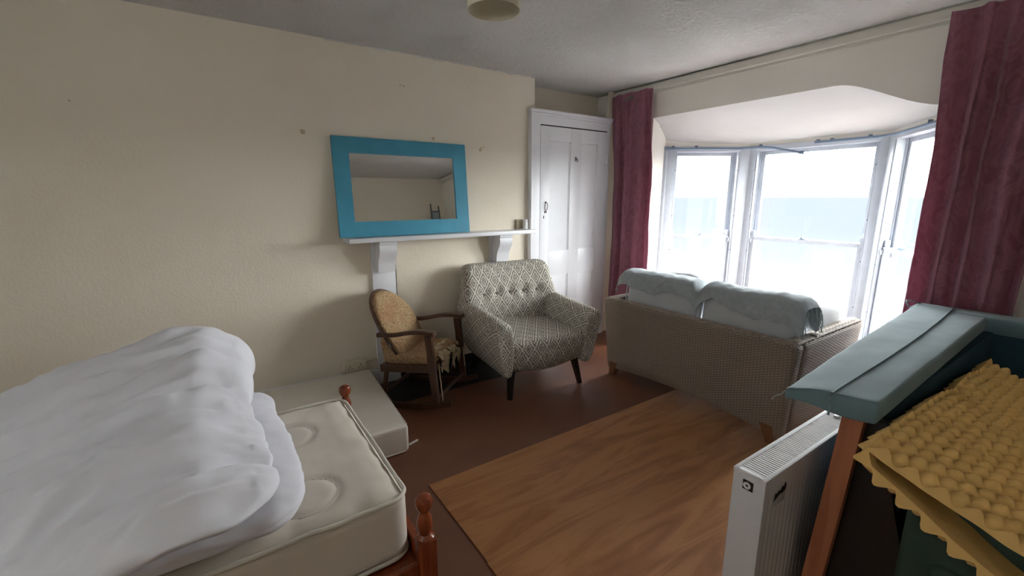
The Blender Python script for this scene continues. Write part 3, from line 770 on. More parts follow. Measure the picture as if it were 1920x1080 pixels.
# rounded plan corners
for v in bm.verts:
    x, y = v.co.x - mcx, v.co.y - mcy; r = .07; cx = max(-(mhx - r), min(mhx - r, x)); cy = max(-(mhy - r), min(mhy - r, y)); d = Vector((x - cx, y - cy))
    if d.length > r: d = d.normalized() * (r + .006 * 0); v.co.x = mcx + cx + d.x; v.co.y = mcy + cy + d.y
MT = obj('mattress', bm, 'mattress', None, 70); tag(MT, 'ivory single mattress with stitched circles and piped edge on the pine bed', 'mattress')
for (tx, ty, r) in TUFT:
    bm = B(); tube(bm, [(tx + r * math.cos(a), ty + r * math.sin(a), mat_fn((tx + r * math.cos(a) - mcx, ty + r * math.sin(a) - mcy, mhz)).z + .0005) for a in [2 * PI * i / 40 for i in range(41)]], .0022, 6, False); obj('stitched_circle', bm, 'piping', MT, 80)
def plan(r, off, z, wob=.003):
    pts = []
    for (sx_, sy_, a0) in ((1, 1, 0), (-1, 1, 90), (-1, -1, 180), (1, -1, 270)):
        for i in range(9):
            a = math.radians(a0 + i * 90 / 8); pts.append((mcx + sx_ * (mhx - r) + (r + off) * math.cos(a), mcy + sy_ * (mhy - r) + (r + off) * math.sin(a)))
    pts.append(pts[0]); o = []
    for a, b in zip(pts, pts[1:]):
        m = max(1, int((Vector(b) - Vector(a)).length / .02))
        for i in range(m):
            p = Vector(a).lerp(Vector(b), i / m); o.append((p.x + wob * fbm((p.x * 9, p.y * 9, z)), p.y + wob * fbm((p.x * 9, p.y * 9, z + 4)), z + wob * fbm((p.x * 7, p.y * 7, z + 9))))
    o.append(o[0]); return o
for z in (MZ1 - .004, MZ0 + .012):
    bm = B(); tube(bm, plan(.07, -.004, z), .008, 8, False); obj('piping', bm, 'piping', MT, 80)

def duvet(name, label, fn_top, x0, x1, y0, y1, zb, r, seed, amp):
    hx, hy = (x1 - x0) / 2, (y1 - y0) / 2
    def fn(p):
        x, y, z = p; X, Y = x + (x0 + x1) / 2, y + (y0 + y1) / 2; t = (z + .15) / .30
        zt = fn_top(X, Y); Z = zb + t * (zt - zb)
        mid = math.sin(PI * max(0, min(1, t)))
        ex = (x / hx); ey = (y / hy)
        Xo = X + (.025 * mid * math.copysign(abs(ex) ** 6, ex)); Yo = Y + .035 * mid * math.copysign(abs(ey) ** 6, ey)
        # the right end is not straight
        Xo += sstep(.6, 1, ex) * (.010 * math.sin(Y * 7 + seed) + .015 * fbm((Y * 3, seed, 1)))
        Yo += sstep(-.6, -1, ey) * .02 * fbm((X * 4, seed, t * 2))
        # long creases run along the bed, fanning a little towards the head
        Yw = Y - .22 * (X - .1) + .05 * fbm((X * 1.5, Y * 1.5, seed + 7)); Xw = X
        cr = fbm((Xw * 1.1, Yw * 4.2, seed)) * .034 - abs(fbm((Xw * 1.7, Yw * 6.0, seed + 3))) * .040 + fbm((Xw * 3.5, Yw * 13, seed + 5)) * .010 - abs(fbm((Xw * 2.6, Yw * 11, seed + 8))) * .014 + .014 * fbm((X * 7, Y * 4, seed + 9)) * sstep(.6, 1, ex)
        cr *= amp; up = sstep(.35, 1, t)
        Zo = Z + cr * up
        Yo += cr * .8 * (1 - up) * sstep(.2, 1, abs(ey)); Xo += cr * .4 * (1 - up) * sstep(.5, 1, ex)
        if amp > .9:      # the front of the heap slumps over the edge of the one below
            k = sstep(-.45, -.95, ey) * (1 - sstep(-.6, -.02, X)); Zo -= .09 * k; Yo -= .015 * k
        return (Xo, Yo, Zo)
    bm = B(); softbox(bm, hx, hy, .15, .12, .014, fn, 10); o = obj(name, bm, 'duvet', None, 80); tag(o, label, 'duvet', 'duvets heaped on the bed'); return o
def top_low(X, Y): return .615 + .02 * fbm((X * 3, Y * 3, 6))
def top_high(X, Y):
    crest = .79 + .165 * sstep(1.25, 2.1, Y) - .03 * sstep(2.1, 2.35, Y)
    return crest - .17 * sstep(-.15, -.85, X) - .05 * sstep(-.12, .05, X) + .02 * fbm((X * 2.2, Y * 2.2, 3))
duvet('duvet', 'white folded duvet lying flat on the ivory mattress beneath the bigger heap', top_low, -1.30, .135, 1.35, 2.32, .496, .06, 3, .35)
duvet('duvet', 'large crumpled white duvet heaped on top of the folded one', top_high, -1.36, .045, 1.24, 2.36, .645, .1, 11, 1.5)

# foam block mattress on the floor
FB = Matrix.Translation((0, 0, 0))
def fb(p):
    a = math.radians(4.5); x, y = p[0], p[1]
    X = .27 + x * math.cos(a) + y * math.sin(a) * -1; Y = 2.83 + x * math.sin(a) + y * math.cos(a)
    return (X + .10 * 0, Y, p[2] + .0925)
bm = B()
def fb2(p):
    u = (p[0] + .58) / 1.16; v = (p[1] + .53) / 1.06
    x0 = -.30; xr = .832 + .07 * v; y0 = 2.325; y1 = 3.345
    return (x0 + (xr - x0) * u, y0 + (y1 - y0) * v, p[2] + .0875)
softbox(bm, .58, .53, .084, .022, .06, fb2); FM = obj('foam_mattress', bm, 'foamcover', None, 50); tag(FM, 'cream covered folded foam block lying on the floor behind the bed against the wall', 'foam mattress')
bm = B()
for z in (.008, .166): 
    pts = [fb2((-.57, -.525, z - .0875)), fb2((.555, -.525, z - .0875)), fb2((.575, -.5, z - .0875)), fb2((.575, .52, z - .0875))]; tube(bm, pts, .004, 6)
tube(bm, [fb2((.568, -.522, z - .0875)) for z in (.01, .05, .1, .165)], .004, 6)
obj('piping', bm, 'foamcover', FM, 80)
bm = B(); box(bm, -.035, .035, -.006, .006, 0, .008, .002, at((.885, 2.40, 0), .35)); tag(obj('plastic_strip', bm, 'jar'), 'small white plastic strip on the floor at the corner of the foam block', 'strip')

# radiator -----------------------------------------------------------------
RX0, RX1, RY0, RY1, RZ = 1.383, 2.39, .583, .69, .60
RD = thing('radiator', 'loose white double panel radiator standing on the plywood beside the green sofa', 'radiator', (1.88, .636, 0))
def loc(bm, o=(1.88, .636, 0)):
    for v in bm.verts: v.co -= Vector(o)
    return bm
for y0, y1, sgn in ((RY0 + .004, RY0 + .02, -1), (RY1 - .02, RY1 - .004, 1)):
    bm = B(); n = 30; pitch = (RX1 - RX0 - .05) / n; ring = []
    yo = y0 if sgn < 0 else y1
    xs = []; 
    for i in range(n):
        xa = RX0 + .025 + i * pitch
        xs += [(xa, 0), (xa + pitch * .30, 0), (xa + pitch * .42, 1), (xa + pitch * .85, 1), (xa + pitch * .97, 0)]
    xs = [(RX0 + .006, 0)] + xs + [(RX1 - .006, 0)]
    zr = [(.03, 0), (.075, 0), (.095, 1), (RZ - .085, 1), (RZ - .065, 0), (RZ - .012, 0)]
    V = [[bm.verts.new((x, yo + sgn * (.002 * (1 if not (a and b) else 0) - .002), z)) for x, a in xs] for z, b in zr]
    for j in range(len(zr) - 1):
        for i in range(len(xs) - 1): bm.faces.new((V[j][i], V[j][i + 1], V[j + 1][i + 1], V[j + 1][i]))
    bmesh.ops.recalc_face_normals(bm, faces=bm.faces); bmesh.ops.solidify(bm, geom=bm.faces[:], thickness=.003)
    obj('panel', loc(bm), 'rad', RD, 25)
for x0, x1 in ((RX0, RX0 + .003), (RX1 - .003, RX1)):
    bm = B(); box(bm, x0, x1, RY0 + .0005, RY1 - .0005, .03, RZ - .002, .0008); obj('end_cover', loc(bm), 'rad', RD)
bm = B()
box(bm, RX0 - .001, RX1 + .001, RY0 - .001, RY0 + .014, RZ - .012, RZ, .002); box(bm, RX0 - .001, RX1 + .001, RY1 - .014, RY1 + .001, RZ - .012, RZ, .002)
box(bm, RX0 - .001, RX0 + .018, RY0 + .014, RY1 - .014, RZ - .012, RZ, .002); box(bm, RX1 - .018, RX1 + .001, RY0 + .014, RY1 - .014, RZ - .012, RZ, .002)
ng = 74
for i in range(ng):
    x = RX0 + .018 + (RX1 - RX0 - .036) * (i + .5) / ng; box(bm, x - .0031, x + .0031, RY0 + .013, RY1 - .013, RZ - .009, RZ - .001)
obj('top_grille', loc(bm), 'rad', RD)
bm = B(); box(bm, RX0 + .004, RX1 - .004, RY0 + .022, RY1 - .022, .05, RZ - .03); obj('convector', loc(bm), 'radshadow', RD)
bm = B()
def disc(bm, x, y, z, r0, r1, t):   # ring facing -x
    n = 24; a = [bm.verts.new((x - t, y + r1 * math.cos(2 * PI * k / n), z + r1 * math.sin(2 * PI * k / n))) for k in range(n)]
    b = [bm.verts.new((x - t, y + r0 * math.cos(2 * PI * k / n), z + r0 * math.sin(2 * PI * k / n))) for k in range(n)]
    c = [bm.verts.new((x + .002, v.co.y, v.co.z)) for v in a]; d = [bm.verts.new((x + .002, v.co.y, v.co.z)) for v in b]
    for k in range(n):
        q = (k + 1) % n
        bm.faces.new((a[k], a[q], b[q], b[k])); bm.faces.new((a[k], c[k], c[q], a[q])); bm.faces.new((b[k], b[q], d[q], d[k]))
py, pz = .640, .555
box(bm, RX0 - .0012, RX0 + .001, py - .019, py + .015, pz - .017, pz + .017, .0004); o = obj('port_opening', loc(bm), 'hole', RD)
bm = B(); disc(bm, RX0 - .001, py, pz, .0045, .0125, .003); obj('port_plug', loc(bm), 'rad', RD)
bm = B(); tag_pts = [(1.452, .500), (1.458, .528), (1.470, .522), (1.478, .531), (1.492, .526), (1.503, .538), (1.516, .533), (1.520, .548), (1.528, .538), (1.526, .520), (1.505, .513), (1.485, .516), (1.468, .509), (1.456, .505)]
f1 = [bm.verts.new((x, RY0 - .0005, z)) for x, z in tag_pts]; bm.faces.new(f1)
bmesh.ops.triangulate(bm, faces=bm.faces[:]); bmesh.ops.solidify(bm, geom=bm.faces[:], thickness=.002); obj('torn_wrapping', loc(bm), 'hole', RD)
bm = B(); box(bm, 1.462, 1.528, RY0 - .0012, RY0 + .004, .478, .517, .0005); obj('tape_remnant', loc(bm), 'tape', RD)
bm = B(); box(bm, 2.06, 2.085, .630, .648, RZ - .001, RZ + .006, .001); obj('paper_scrap', loc(bm), 'jar', RD)
for x in (RX0 + .15, RX1 - .15):
    bm = B(); box(bm, x - .02, x + .02, RY0 + .012, RY1 - .012, .006, .05, .004); obj('foot_block', loc(bm), 'palepanel', RD)

# green sofa, stripped at the near end ---------------------------------------------
G = thing('sofa', 'sage green sofa with its near arm stripped to bare timber', 'sofa', (2.45, .2, 0))
GO = (2.45, .2, 0)
def slabpt(u, v, w):  # u along (near->far), v across (outer->inner), w height
    near = Vector((1.533, .629)).lerp(Vector((1.620, .398)), v); far = Vector((3.40, .755)).lerp(Vector((3.39, .445)), v)
    p = near.lerp(far, u); return Vector((p.x, p.y, w))
def slab_fn(p):
    u, v, w = (p[0] + .96) / 1.92, (p[1] + .135) / .27, p[2]
    q = slabpt(u, v, .845 + w)
    q.z += .003 * math.sin(PI * v) * (w > 0) + .003 * fbm((u * 9, v * 4, 2))
    if w < 0: q.z -= w * (1 - sstep(0, .75, v)) * (.85 - .35 * sstep(0, .5, u))   # padding is thin along the outer edge
    else: q.z -= .010 * (1 - sstep(0, .3, v)) * (1 - sstep(0, .3, u))
    seam = v - (.52 - .16 * (1 - u) * 0); q.z += (.003 * math.exp(-(seam / .02) ** 2)) * (w > 0)
    # rounded sag of the near front edge
    return q - Vector(GO)
bm = B(); softbox(bm, .96, .135, .036, .013, .03, slab_fn); BR = obj('back_rail', bm, 'green', G, 60)
bm = B(); pts = [slabpt(u, .52 + .06 * math.sin(PI * u) ,   .845 + .036 + .0055 + .002 * fbm((u * 9, 1, 1))) - Vector(GO) for u in [i / 40 for i in range(41)]]
tube(bm, [slabpt(-.003, .52, .812) - Vector(GO)] + [slabpt(-.003, .52, .865) - Vector(GO)] + pts, .0035, 6); obj('seam_piping', bm, 'green', BR, 80)
bm = B(); tube(bm, [slabpt(u, .0, .858 + dz) - Vector(GO) + Vector((dx, dy, 0)) for u, dz, dx, dy in ((0.01, .0, 0, 0), (-.003, -.012, -.004, .006), (-.006, -.012, -.012, .012), (-.01, -.02, -.014, .020), (-.012, -.026, -.02, .018))], .0018, 5); obj('loose_thread', bm, 'fringe', BR, 80)
def gbox(n, mat, *a, bev=.004, parent=None, fn=None):
    bm = B(); box(bm, *a, bev)
    for v in bm.verts:
        if fn: v.co = fn(v.co)
        v.co -= Vector(GO)
    return obj(n, bm, mat, parent or G, 40)
# timber end post of the back, leaning out towards the floor
def gpost(y0, y1, x0, x1): 
    return [[(x0, y0, 0)]]
bm = B(); 
rg = []
for z, ya, yb in ((.815, .432, .490), (.55, .448, .506), (.25, .468, .526), (.007, .484, .542)):
    x0, x1 = 1.635, 1.68
    rg.append([(x0 - GO[0], ya - GO[1], z), (x1 - GO[0], ya - GO[1], z), (x1 - GO[0], yb - GO[1], z), (x0 - GO[0], yb - GO[1], z)])
loft(bm, rg); obj('timber_post', bm, 'rawwood', G, 30)
def lean(c): 
    return Vector((c.x, c.y + .065 * (.83 - c.z), c.z))
# black lining panel between post and seat back
bm = B(); rg = []
for z, ya, yb in ((.805, .375, .43), (.72, .365, .44), (.55, .325, .45), (.40, .285, .46), (.25, .245, .48), (.06, .19, .49)):
    x0, x1 = 1.655, 1.70
    m = .012
    rg.append([(x0 - GO[0] + m * math.sin(z * 9), ya - GO[1], z), (x1 - GO[0], ya - GO[1], z), (x1 - GO[0], yb - GO[1], z), (x0 - GO[0] + m, yb - GO[1], z)])
bm2 = B(); loft(bm2, rg); obj('lining_panel', bm2, 'blackcloth', G, 30); bm.free()
# seat back and seat block under the foam
bm = B(); rg = []
for z, ya, yb in ((.81, .412, .445), (.70, .410, .46), (.55, .37, .47), (.40, .30, .48), (.25, .25, .49), (.08, .20, .50)):
    x0, x1 = 1.702, 3.33
    rg.append([(x0 - GO[0], ya - GO[1], z), (x1 - GO[0], ya - GO[1], z), (x1 - GO[0], yb - GO[1], z), (x0 - GO[0], yb - GO[1], z)])
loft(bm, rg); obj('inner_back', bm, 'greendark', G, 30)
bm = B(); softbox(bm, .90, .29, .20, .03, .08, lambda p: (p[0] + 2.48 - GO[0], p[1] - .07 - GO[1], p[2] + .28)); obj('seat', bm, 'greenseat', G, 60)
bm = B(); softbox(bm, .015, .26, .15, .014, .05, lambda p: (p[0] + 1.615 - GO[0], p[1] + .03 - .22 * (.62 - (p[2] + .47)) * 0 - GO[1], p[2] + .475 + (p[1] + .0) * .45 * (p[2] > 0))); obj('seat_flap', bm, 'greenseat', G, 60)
# far arm
def arm_fn(p):
    return Vector((p[0] + 3.365, p[1] + .16, p[2] + .842)) - Vector(GO)
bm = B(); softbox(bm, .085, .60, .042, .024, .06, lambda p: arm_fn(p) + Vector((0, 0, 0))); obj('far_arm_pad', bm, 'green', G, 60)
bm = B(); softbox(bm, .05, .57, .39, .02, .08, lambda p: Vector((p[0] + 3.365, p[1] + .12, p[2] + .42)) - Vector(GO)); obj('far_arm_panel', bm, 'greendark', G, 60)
for x, y in ((1.64, -.28), (3.34, -.36), (3.34, .62)):
    bm = B(); box(bm, x - .03, x + .03, y - .03, y + .03, 0, .10, .004)
    for v in bm.verts: v.co -= Vector(GO)
    obj('leg', bm, 'rawwood', G)
bm = B(); tube(bm, [Vector(p) - Vector(GO) for p in ((3.30, .762, .875), (3.315, .78, .893), (3.34, .785, .902), (3.37, .765, .898), (3.40, .735, .883))], .004, 6); obj('loose_edge', bm, 'green', G, 80)

# egg crate foam, folded over on itself
pit = .066
def fprof(s):  # centreline of the folded sheet in y,z: s 0..1 lower layer from front edge up to the fold, 1..2 back down on top
    if s < 1:
        y = -.34 + s * (.365 + .34); z = .793 - .46 * (.38 - y) - .035 - .055 * math.sin(PI * s) * (1)
        return y, z
    t = s - 1; y = .365 - t * (.365 + .34); z = .793 - .46 * (.38 - y) + .012 + .012 * math.sin(PI * t)
    return y, z
def fold_path():
    P = [Vector(fprof(i / 60)) for i in range(61)]
    a, b = Vector(fprof(1)), Vector(fprof(1.0001)); c = (a + b) / 2; r = (a - b).length / 2
    for i in range(1, 6):
        th = -PI / 2 + PI * i / 6; P.append(c + Vector((math.cos(th) * r * 1.3, math.sin(th) * r)))
    P += [Vector(fprof(1 + i / 60)) for i in range(61)]
    return P
FP = fold_path(); cum = [0]
for a, b in zip(FP, FP[1:]): cum.append(cum[-1] + (b - a).length)
TOT = cum[-1]
def fpos(d):
    d = max(0, min(TOT, d))
    import bisect
    i = min(len(FP) - 2, max(0, bisect.bisect_right(cum, d) - 1)); t = (d - cum[i]) / max(1e-9, cum[i + 1] - cum[i])
    p = FP[i].lerp(FP[i + 1], t)
    a = FP[max(0, i - 1)]; b = FP[min(len(FP) - 1, i + 2)]; n = (b - a).normalized()
    return p, Vector((n.y, -n.x))      # outward side: below the lower layer, above the upper layer
nd, nx = int(TOT / .0085), int(1.42 / .0085)
bm = B(); OUT = []; IN = []
for i in range(nd + 1):
    d = TOT * i / nd; p, n = fpos(d); ro, ri = [], []
    for j in range(nx + 1):
        xx = 1.42 * j / nx
        b = .5 + .5 * math.cos(2 * PI * d / pit) * 1.0; c = .5 + .5 * math.cos(2 * PI * xx / pit)
        b2 = .5 - .5 * math.cos(2 * PI * d / pit); c2 = .5 - .5 * math.cos(2 * PI * xx / pit)
        h = max(b * c, b2 * c2) ** 1.0
        h = .006 + .032 * h
        low = d < TOT / 2
        x = 1.505 + xx + (-.035 + .05 * (d / TOT)) + .02 * math.sin(d * 5) + (0.035 * (1 - abs(d - TOT / 2) / (TOT / 2)) * -1 if j < nx / 2 else 0) * (1 - xx / .71 if xx < .71 else 0)
        sag = .02 * fbm((x * 2.5, d * 2.5, 1)) - .075 * sstep(1.6, 2.9, x) + .012
        q = p + n * h; ro.append(bm.verts.new((x, q.x, q.y + sag))); q = p - n * .004; ri.append(bm.verts.new((x, q.x, q.y + sag)))
    OUT.append(ro); IN.append(ri)
for i in range(nd):
    for j in range(nx):
        bm.faces.new((OUT[i][j], OUT[i][j + 1], OUT[i + 1][j + 1], OUT[i + 1][j])); bm.faces.new((IN[i][j], IN[i + 1][j], IN[i + 1][j + 1], IN[i][j + 1]))
for i in range(nd):
    bm.faces.new((OUT[i][0], OUT[i + 1][0], IN[i + 1][0], IN[i][0])); bm.faces.new((OUT[i][nx], IN[i][nx], IN[i + 1][nx], OUT[i + 1][nx]))
for j in range(nx):
    bm.faces.new((OUT[0][j], IN[0][j], IN[0][j + 1], OUT[0][j + 1])); bm.faces.new((OUT[nd][j], OUT[nd][j + 1], IN[nd][j + 1], IN[nd][j]))
tag(obj('foam_topper', bm, 'foam', None, 60), 'yellow egg crate foam sheet folded double inside the green sofa', 'foam sheet')

# ------------------------------------------------------------------ wall things
# mantelpiece
MP = thing('mantelpiece', 'white painted mantel shelf on scrolled corbels over the blocked fireplace', 'mantelpiece', (1.6, 3.3, 0))
MO = Vector((1.6, 3.3, 0))
def mpart(n, bm, mat='white', parent=None, ang=35):
    for v in bm.verts: v.co -= MO
    return obj(n, bm, mat, parent or MP, ang)
bm = B(); box(bm, .79, 2.435, 3.205, YB, 1.172, 1.204, .004); mpart('shelf', bm)
for x0, x1 in ((.985, 1.168), (2.045, 2.225)):
    bm = B(); box(bm, x0, x1, YB - .022, YB, 0, 1.172, .002); pl = mpart('pilaster', bm)
    bm = B(); xa, xb = x0 + .028, x1 - .022
    pr = [(.022, 1.172), (.155, 1.172), (.156, 1.15)]
    for i in range(13):
        t = i / 12; pr.append((.150 - .06 * sstep(.1, .75, t) + .012 * math.sin(PI * t) + .018 * sstep(.7, 1, t) * 0, 1.14 - .20 * t))
    pr += [(.088, .93), (.022, .93)]
    rings = [[(x, YB - d, z) for d, z in pr] for x in (xa, xb)]
    loft(bm, rings); mpart('corbel', bm, 'white', None, 30)
bm = B(); box(bm, 1.168, 1.174, YB - .020, YB + .001, .02, 1.172); mpart('shadow_gap', bm, 'gap_dark')  # solid dark strip, the shade of the gap put into its colour
bm = B(); box(bm, 1.174, 2.045, YB - .008, YB, .09, 1.172, .001); mpart('blocking_board', bm, 'wall')
bm = B(); box(bm, 1.174, 2.045, YB - .006, YB, 0, .09); mpart('kick_gap', bm, 'gap_dark')
bm = B(); box(bm, .98, 2.30, 2.965, YB - .022, 0, .004, .001); tag(obj('hearth', bm, 'slate'), 'flat black slate hearth in the floor behind the rocking chair', 'hearth')

# mirror leaning on the shelf
MR = thing('mirror', 'landscape mirror in a wide turquoise blue frame leaning on the mantel shelf', 'mirror', (1.285, 3.33, 1.206))
ta = math.radians(4.9); MM = Matrix.Rotation(-ta, 4, 'X')
MW, MH, FWD = 1.055, .715, .112
def mrobj(n, bm, mat, parent=None):
    for v in bm.verts: v.co = MM @ v.co
    return obj(n, bm, mat, parent or MR, 30)
bm = B(); h = MW / 2
O = [(-h, 0), (h, 0), (h, MH), (-h, MH)]; I = [(-h + FWD, FWD), (h - FWD, FWD), (h - FWD, MH - FWD), (-h + FWD, MH - FWD)]
for k in range(4):
    q = (k + 1) % 4
    def V3(p, y): return bm.verts.new((p[0], y, p[1]))
    a, b, c, d = O[k], O[q], I[q], I[k]
    f = [V3(p, -.014) for p in (a, b, c, d)]; g = [V3(p, .014) for p in (a, b, c, d)]
    for fc in ((f[0], f[1], f[2], f[3]), (g[3], g[2], g[1], g[0]), (f[0], g[0], g[1], f[1]), (f[2], g[2], g[3], f[3])): bm.faces.new(fc)
mrobj('mirror_frame', bm, 'teal')
bm = B(); box(bm, -h + FWD - .008, h - FWD + .008, -.002, .002, FWD - .008, MH - FWD + .008); mrobj('mirror_glass', bm, 'mirror')
bm = B(); box(bm, -h + .01, h - .01, .014, .018, .01, MH - .01); mrobj('backing_board', bm, 'beigebox')

# cupboard in the alcove
CP = thing('cupboard', 'tall white painted alcove cupboard with one panelled door', 'cupboard', (3.0, 3.4, 0)); CO = Vector((3.0, 3.4, 0))
def cpart(n, bm, mat='white', parent=None, ang=35):
    for v in bm.verts: v.co -= CO
    return obj(n, bm, mat, parent or CP, ang)
bm = B()
box(bm, 2.552, 2.59, 3.368, YA - .002, 0, 2.245, .002); box(bm, 3.462, 3.50, 3.368, YA - .002, 0, 2.245, .002); box(bm, 2.59, 3.462, 3.368, 3.40, 2.150, 2.245, .002)
box(bm, 2.59, 3.462, 3.63, 3.65, 0, 2.2); box(bm, 2.59, 3.462, 3.372, 3.40, 0, .022); cpart('carcass', bm)
bm = B(); box(bm, 2.482, 2.585, 3.352, 3.399, 0, 2.245, .003); box(bm, 2.478, 2.500, 3.345, 3.399, 0, 2.245, .003); cpart('architrave', bm)
bm = B(); box(bm, 2.47, 3.505, 3.338, 3.398, 2.245, 2.275, .006); box(bm, 2.552, 3.505, 3.398, YA - .002, 2.245, 2.272); box(bm, 2.475, 3.502, 3.350, 3.40, 2.225, 2.245, .004); cpart('cornice', bm)
bm = B(); box(bm, 2.592, 3.460, 3.375, 3.395, 2.136, 2.152); box(bm, 2.588, 2.5955, 3.372, 3.395, .02, 2.15); cpart('door_gap', bm, 'hole')
# door: stiles and rails proud of recessed panels
bm = B(); dx0, dx1, dz0, dz1 = 2.596, 3.458, .024, 2.138; yf, yb, yp = 3.360, 3.40, 3.371
cols = [(dx0, 2.70), (2.962, 3.094), (3.325, dx1)]; rws = [(dz0, .16), (.73, .975), (2.01, dz1)]
for a, b in cols: box(bm, a, b, yf, yb, dz0, dz1, .002)
for a, b in rws:
    for p, q in ((2.70, 2.962), (3.094, 3.325)): box(bm, p, q, yf, yb, a, b, .002)
for (p, q) in ((2.70, 2.962), (3.094, 3.325)):
    for (a, b) in ((.16, .73), (.975, 2.01)):
        box(bm, p, q, yp, yb, a, b)
        for (u0, u1, w0, w1) in ((p, p + .012, a, b), (q - .012, q, a, b), (p, q, a, a + .012), (p, q, b - .012, b)): box(bm, u0, u1, yp - .005, yp + .002, w0, w1, .003)
DR = cpart('door', bm, 'white', None, 25)
bm = B(); pts = [(2.66 + .018 * math.cos(t), yf - .012 - .003 * math.sin(t), 1.405 + .038 * math.sin(t)) for t in [2 * PI * i / 24 for i in range(25)]]; tube(bm, pts, .0032, 6, False)
box(bm, 2.655, 2.665, yf - .012, yf, 1.44, 1.452, .001); box(bm, 2.646, 2.674, yf - .003, yf, 1.345, 1.362, .001); cpart('door_handle', bm, 'brass', DR)
bm = B(); box(bm, 2.637, 2.645, yf - .002, yf + .001, 1.292, 1.318, .001); lathe(bm, [(.006, 0), (.006, .001)], 2.641, yf, 8, 1.318); cpart('keyhole', bm, 'hole', DR)
bm = B(); tube(bm, [(3.03, yf, 1.865), (3.03, yf - .022, 1.86), (3.03, yf - .03, 1.845), (3.032, yf - .022, 1.832), (3.04, yf - .012, 1.838)], .005, 6); box(bm, 3.022, 3.038, yf - .003, yf, 1.84, 1.88, .001); cpart('coat_hook', bm, 'metalgrey', DR)
for z in (1.88, .30):
    bm = B(); box(bm, 3.452, 3.468, yf - .004, yf + .006, z - .045, z + .045, .001); tube(bm, [(3.46, yf - .004, z - .045), (3.46, yf - .004, z + .045)], .005, 8); cpart('hinge', bm, 'white', DR)

# curtains
def curtain(name, label, yt, ybm, z0, z1, npl, amp, seed, flip=False):
    def fn(u, v):
        z = z1 + (z0 - z1) * v; e = sstep(0, .35, v)
        y = (yt[0] + (yt[1] - yt[0]) * u) * (1 - e) + (ybm[0] + (ybm[1] - ybm[0]) * u) * e
        uu = u + .09 * fbm((u * 2.5, v * .6, seed))
        am = amp * (.55 + .45 * sstep(0, .25, v)) * (1 + .5 * fbm((u * 2.2, .4 * v, seed + 2)))
        w = math.sin(2 * PI * npl * uu + seed) + .3 * math.sin(4 * PI * npl * uu + 1.3 * seed + v)
        x = 3.515 + am * w + .012 * fbm((u * 5, v * 4, seed + 5)) - .01 * v
        y += am * .35 * math.cos(2 * PI * npl * uu + seed) + .008 * fbm((u * 6, v * 5, seed + 9)) * sstep(0, .1, v)
        z += -.012 * abs(math.sin(PI * npl * uu + .4)) * (1 - sstep(0, .04, v))
        return (min(x, 3.552), y, z)
    bm = B(); grid(bm, 120, 90, fn, .004); o = obj(name, bm, 'curtain', None, 80); tag(o, label, 'curtain', 'dusty crimson curtains'); 
    bm = B()   # gathered heading tape along the top
    grid(bm, 120, 3, lambda u, v: (lambda p: (p[0] + .005, p[1], p[2] - .005))(fn(u, .004 + v * .03)), .003); obj('heading_tape', bm, 'lining', o, 80)
    if flip:
        bm = B(); p = Vector(fn(.56, .012))
        f = [bm.verts.new(p + Vector(q)) for q in ((-.05, .10, -.045), (-.05, .0, .0), (-.045, -.025, -.03), (-.05, .03, -.05))]; bm.faces.new(f)
        bmesh.ops.solidify(bm, geom=bm.faces[:], thickness=.003); obj('lining_flap', bm, 'lining', o, 80)
    return o
curtain('curtain', 'dusty crimson curtain hanging beside the white cupboard', (3.39, 2.86), (3.325, 2.80), .06, 2.492, 3.6, .030, 1.2, True)
curtain('curtain', 'dusty crimson curtain hanging behind the green sofa at the right of the window', (.862, .30), (.83, .385), .06, 2.500, 4.0, .028, 4.1)
# bent curtain tracks in the bay
def track(name, label, pts, clips, hook=None):
    bm = B(); tube(bm, pts, .011, 8)
    for v in bm.verts: pass
    o = obj(name, bm, 'rail', None, 60); tag(o, label, 'curtain track', 'curtain tracks over the bay window')
    for c in clips:
        c = Vector(c); bm = B(); box(bm, c.x - .010, c.x + .010, c.y - .012, c.y + .012, c.z + .004, c.z + .030, .003); obj('bracket', bm, 'rail', o)
    if hook:
        bm = B(); hx = Vector(hook); tube(bm, [hx, hx + Vector((0, -.02, -.012)), hx + Vector((0, -.03, -.03)), hx + Vector((0, -.024, -.05)), hx + Vector((0, -.014, -.045))], .005, 6)
        box(bm, hx.x - .012, hx.x + .012, hx.y - .03, hx.y + .01, hx.z - .014, hx.z + .014, .004); obj('end_hook', bm, 'rail', o)
    return o
P0, P1, P2, P3 = [Vector((*P, 0)) for P in BAY]
def inward(p, q, o):
    u = (q - p).normalized(); n = u.cross(Vector((0, 0, 1))); n = n if n.x < 0 else -n
    return n * o
def up(p, z): return (p.x, p.y, z)
n0, n1, n2 = inward(P0, P1, .06), inward(P1, P2, .06), inward(P2, P3, .06)
L = [P0.lerp(P1, t) + n0 for t in (-.02, .3, .6, .85)]; tz = 1.963
pts = [up(p, tz) for p in L] + [(4.44, 2.42, tz + .004), (4.47, 2.33, tz + .004), (4.475, 2.22, tz - .01), (4.47, 2.10, tz - .04), (4.465, 1.965, tz - .075)]
track('curtain_track', 'bent grey curtain track over the left of the bay, its end hook hanging down', pts, [up(P0.lerp(P1, t) + n0 * .7, tz) for t in (.08, .35)] + [(4.48, 2.33, tz)], (4.465, 1.960, tz - .075))
R_ = [P1.lerp(P2, t) + n1 for t in (.53, .7, .85, .95)]
pts = [up(p, tz + .004) for p in R_] + [(4.47, 1.395, tz + .003), (4.42, 1.345, tz)] + [up(P2.lerp(P3, t) + n2, tz - .004) for t in (.3, .6, 1.0)]
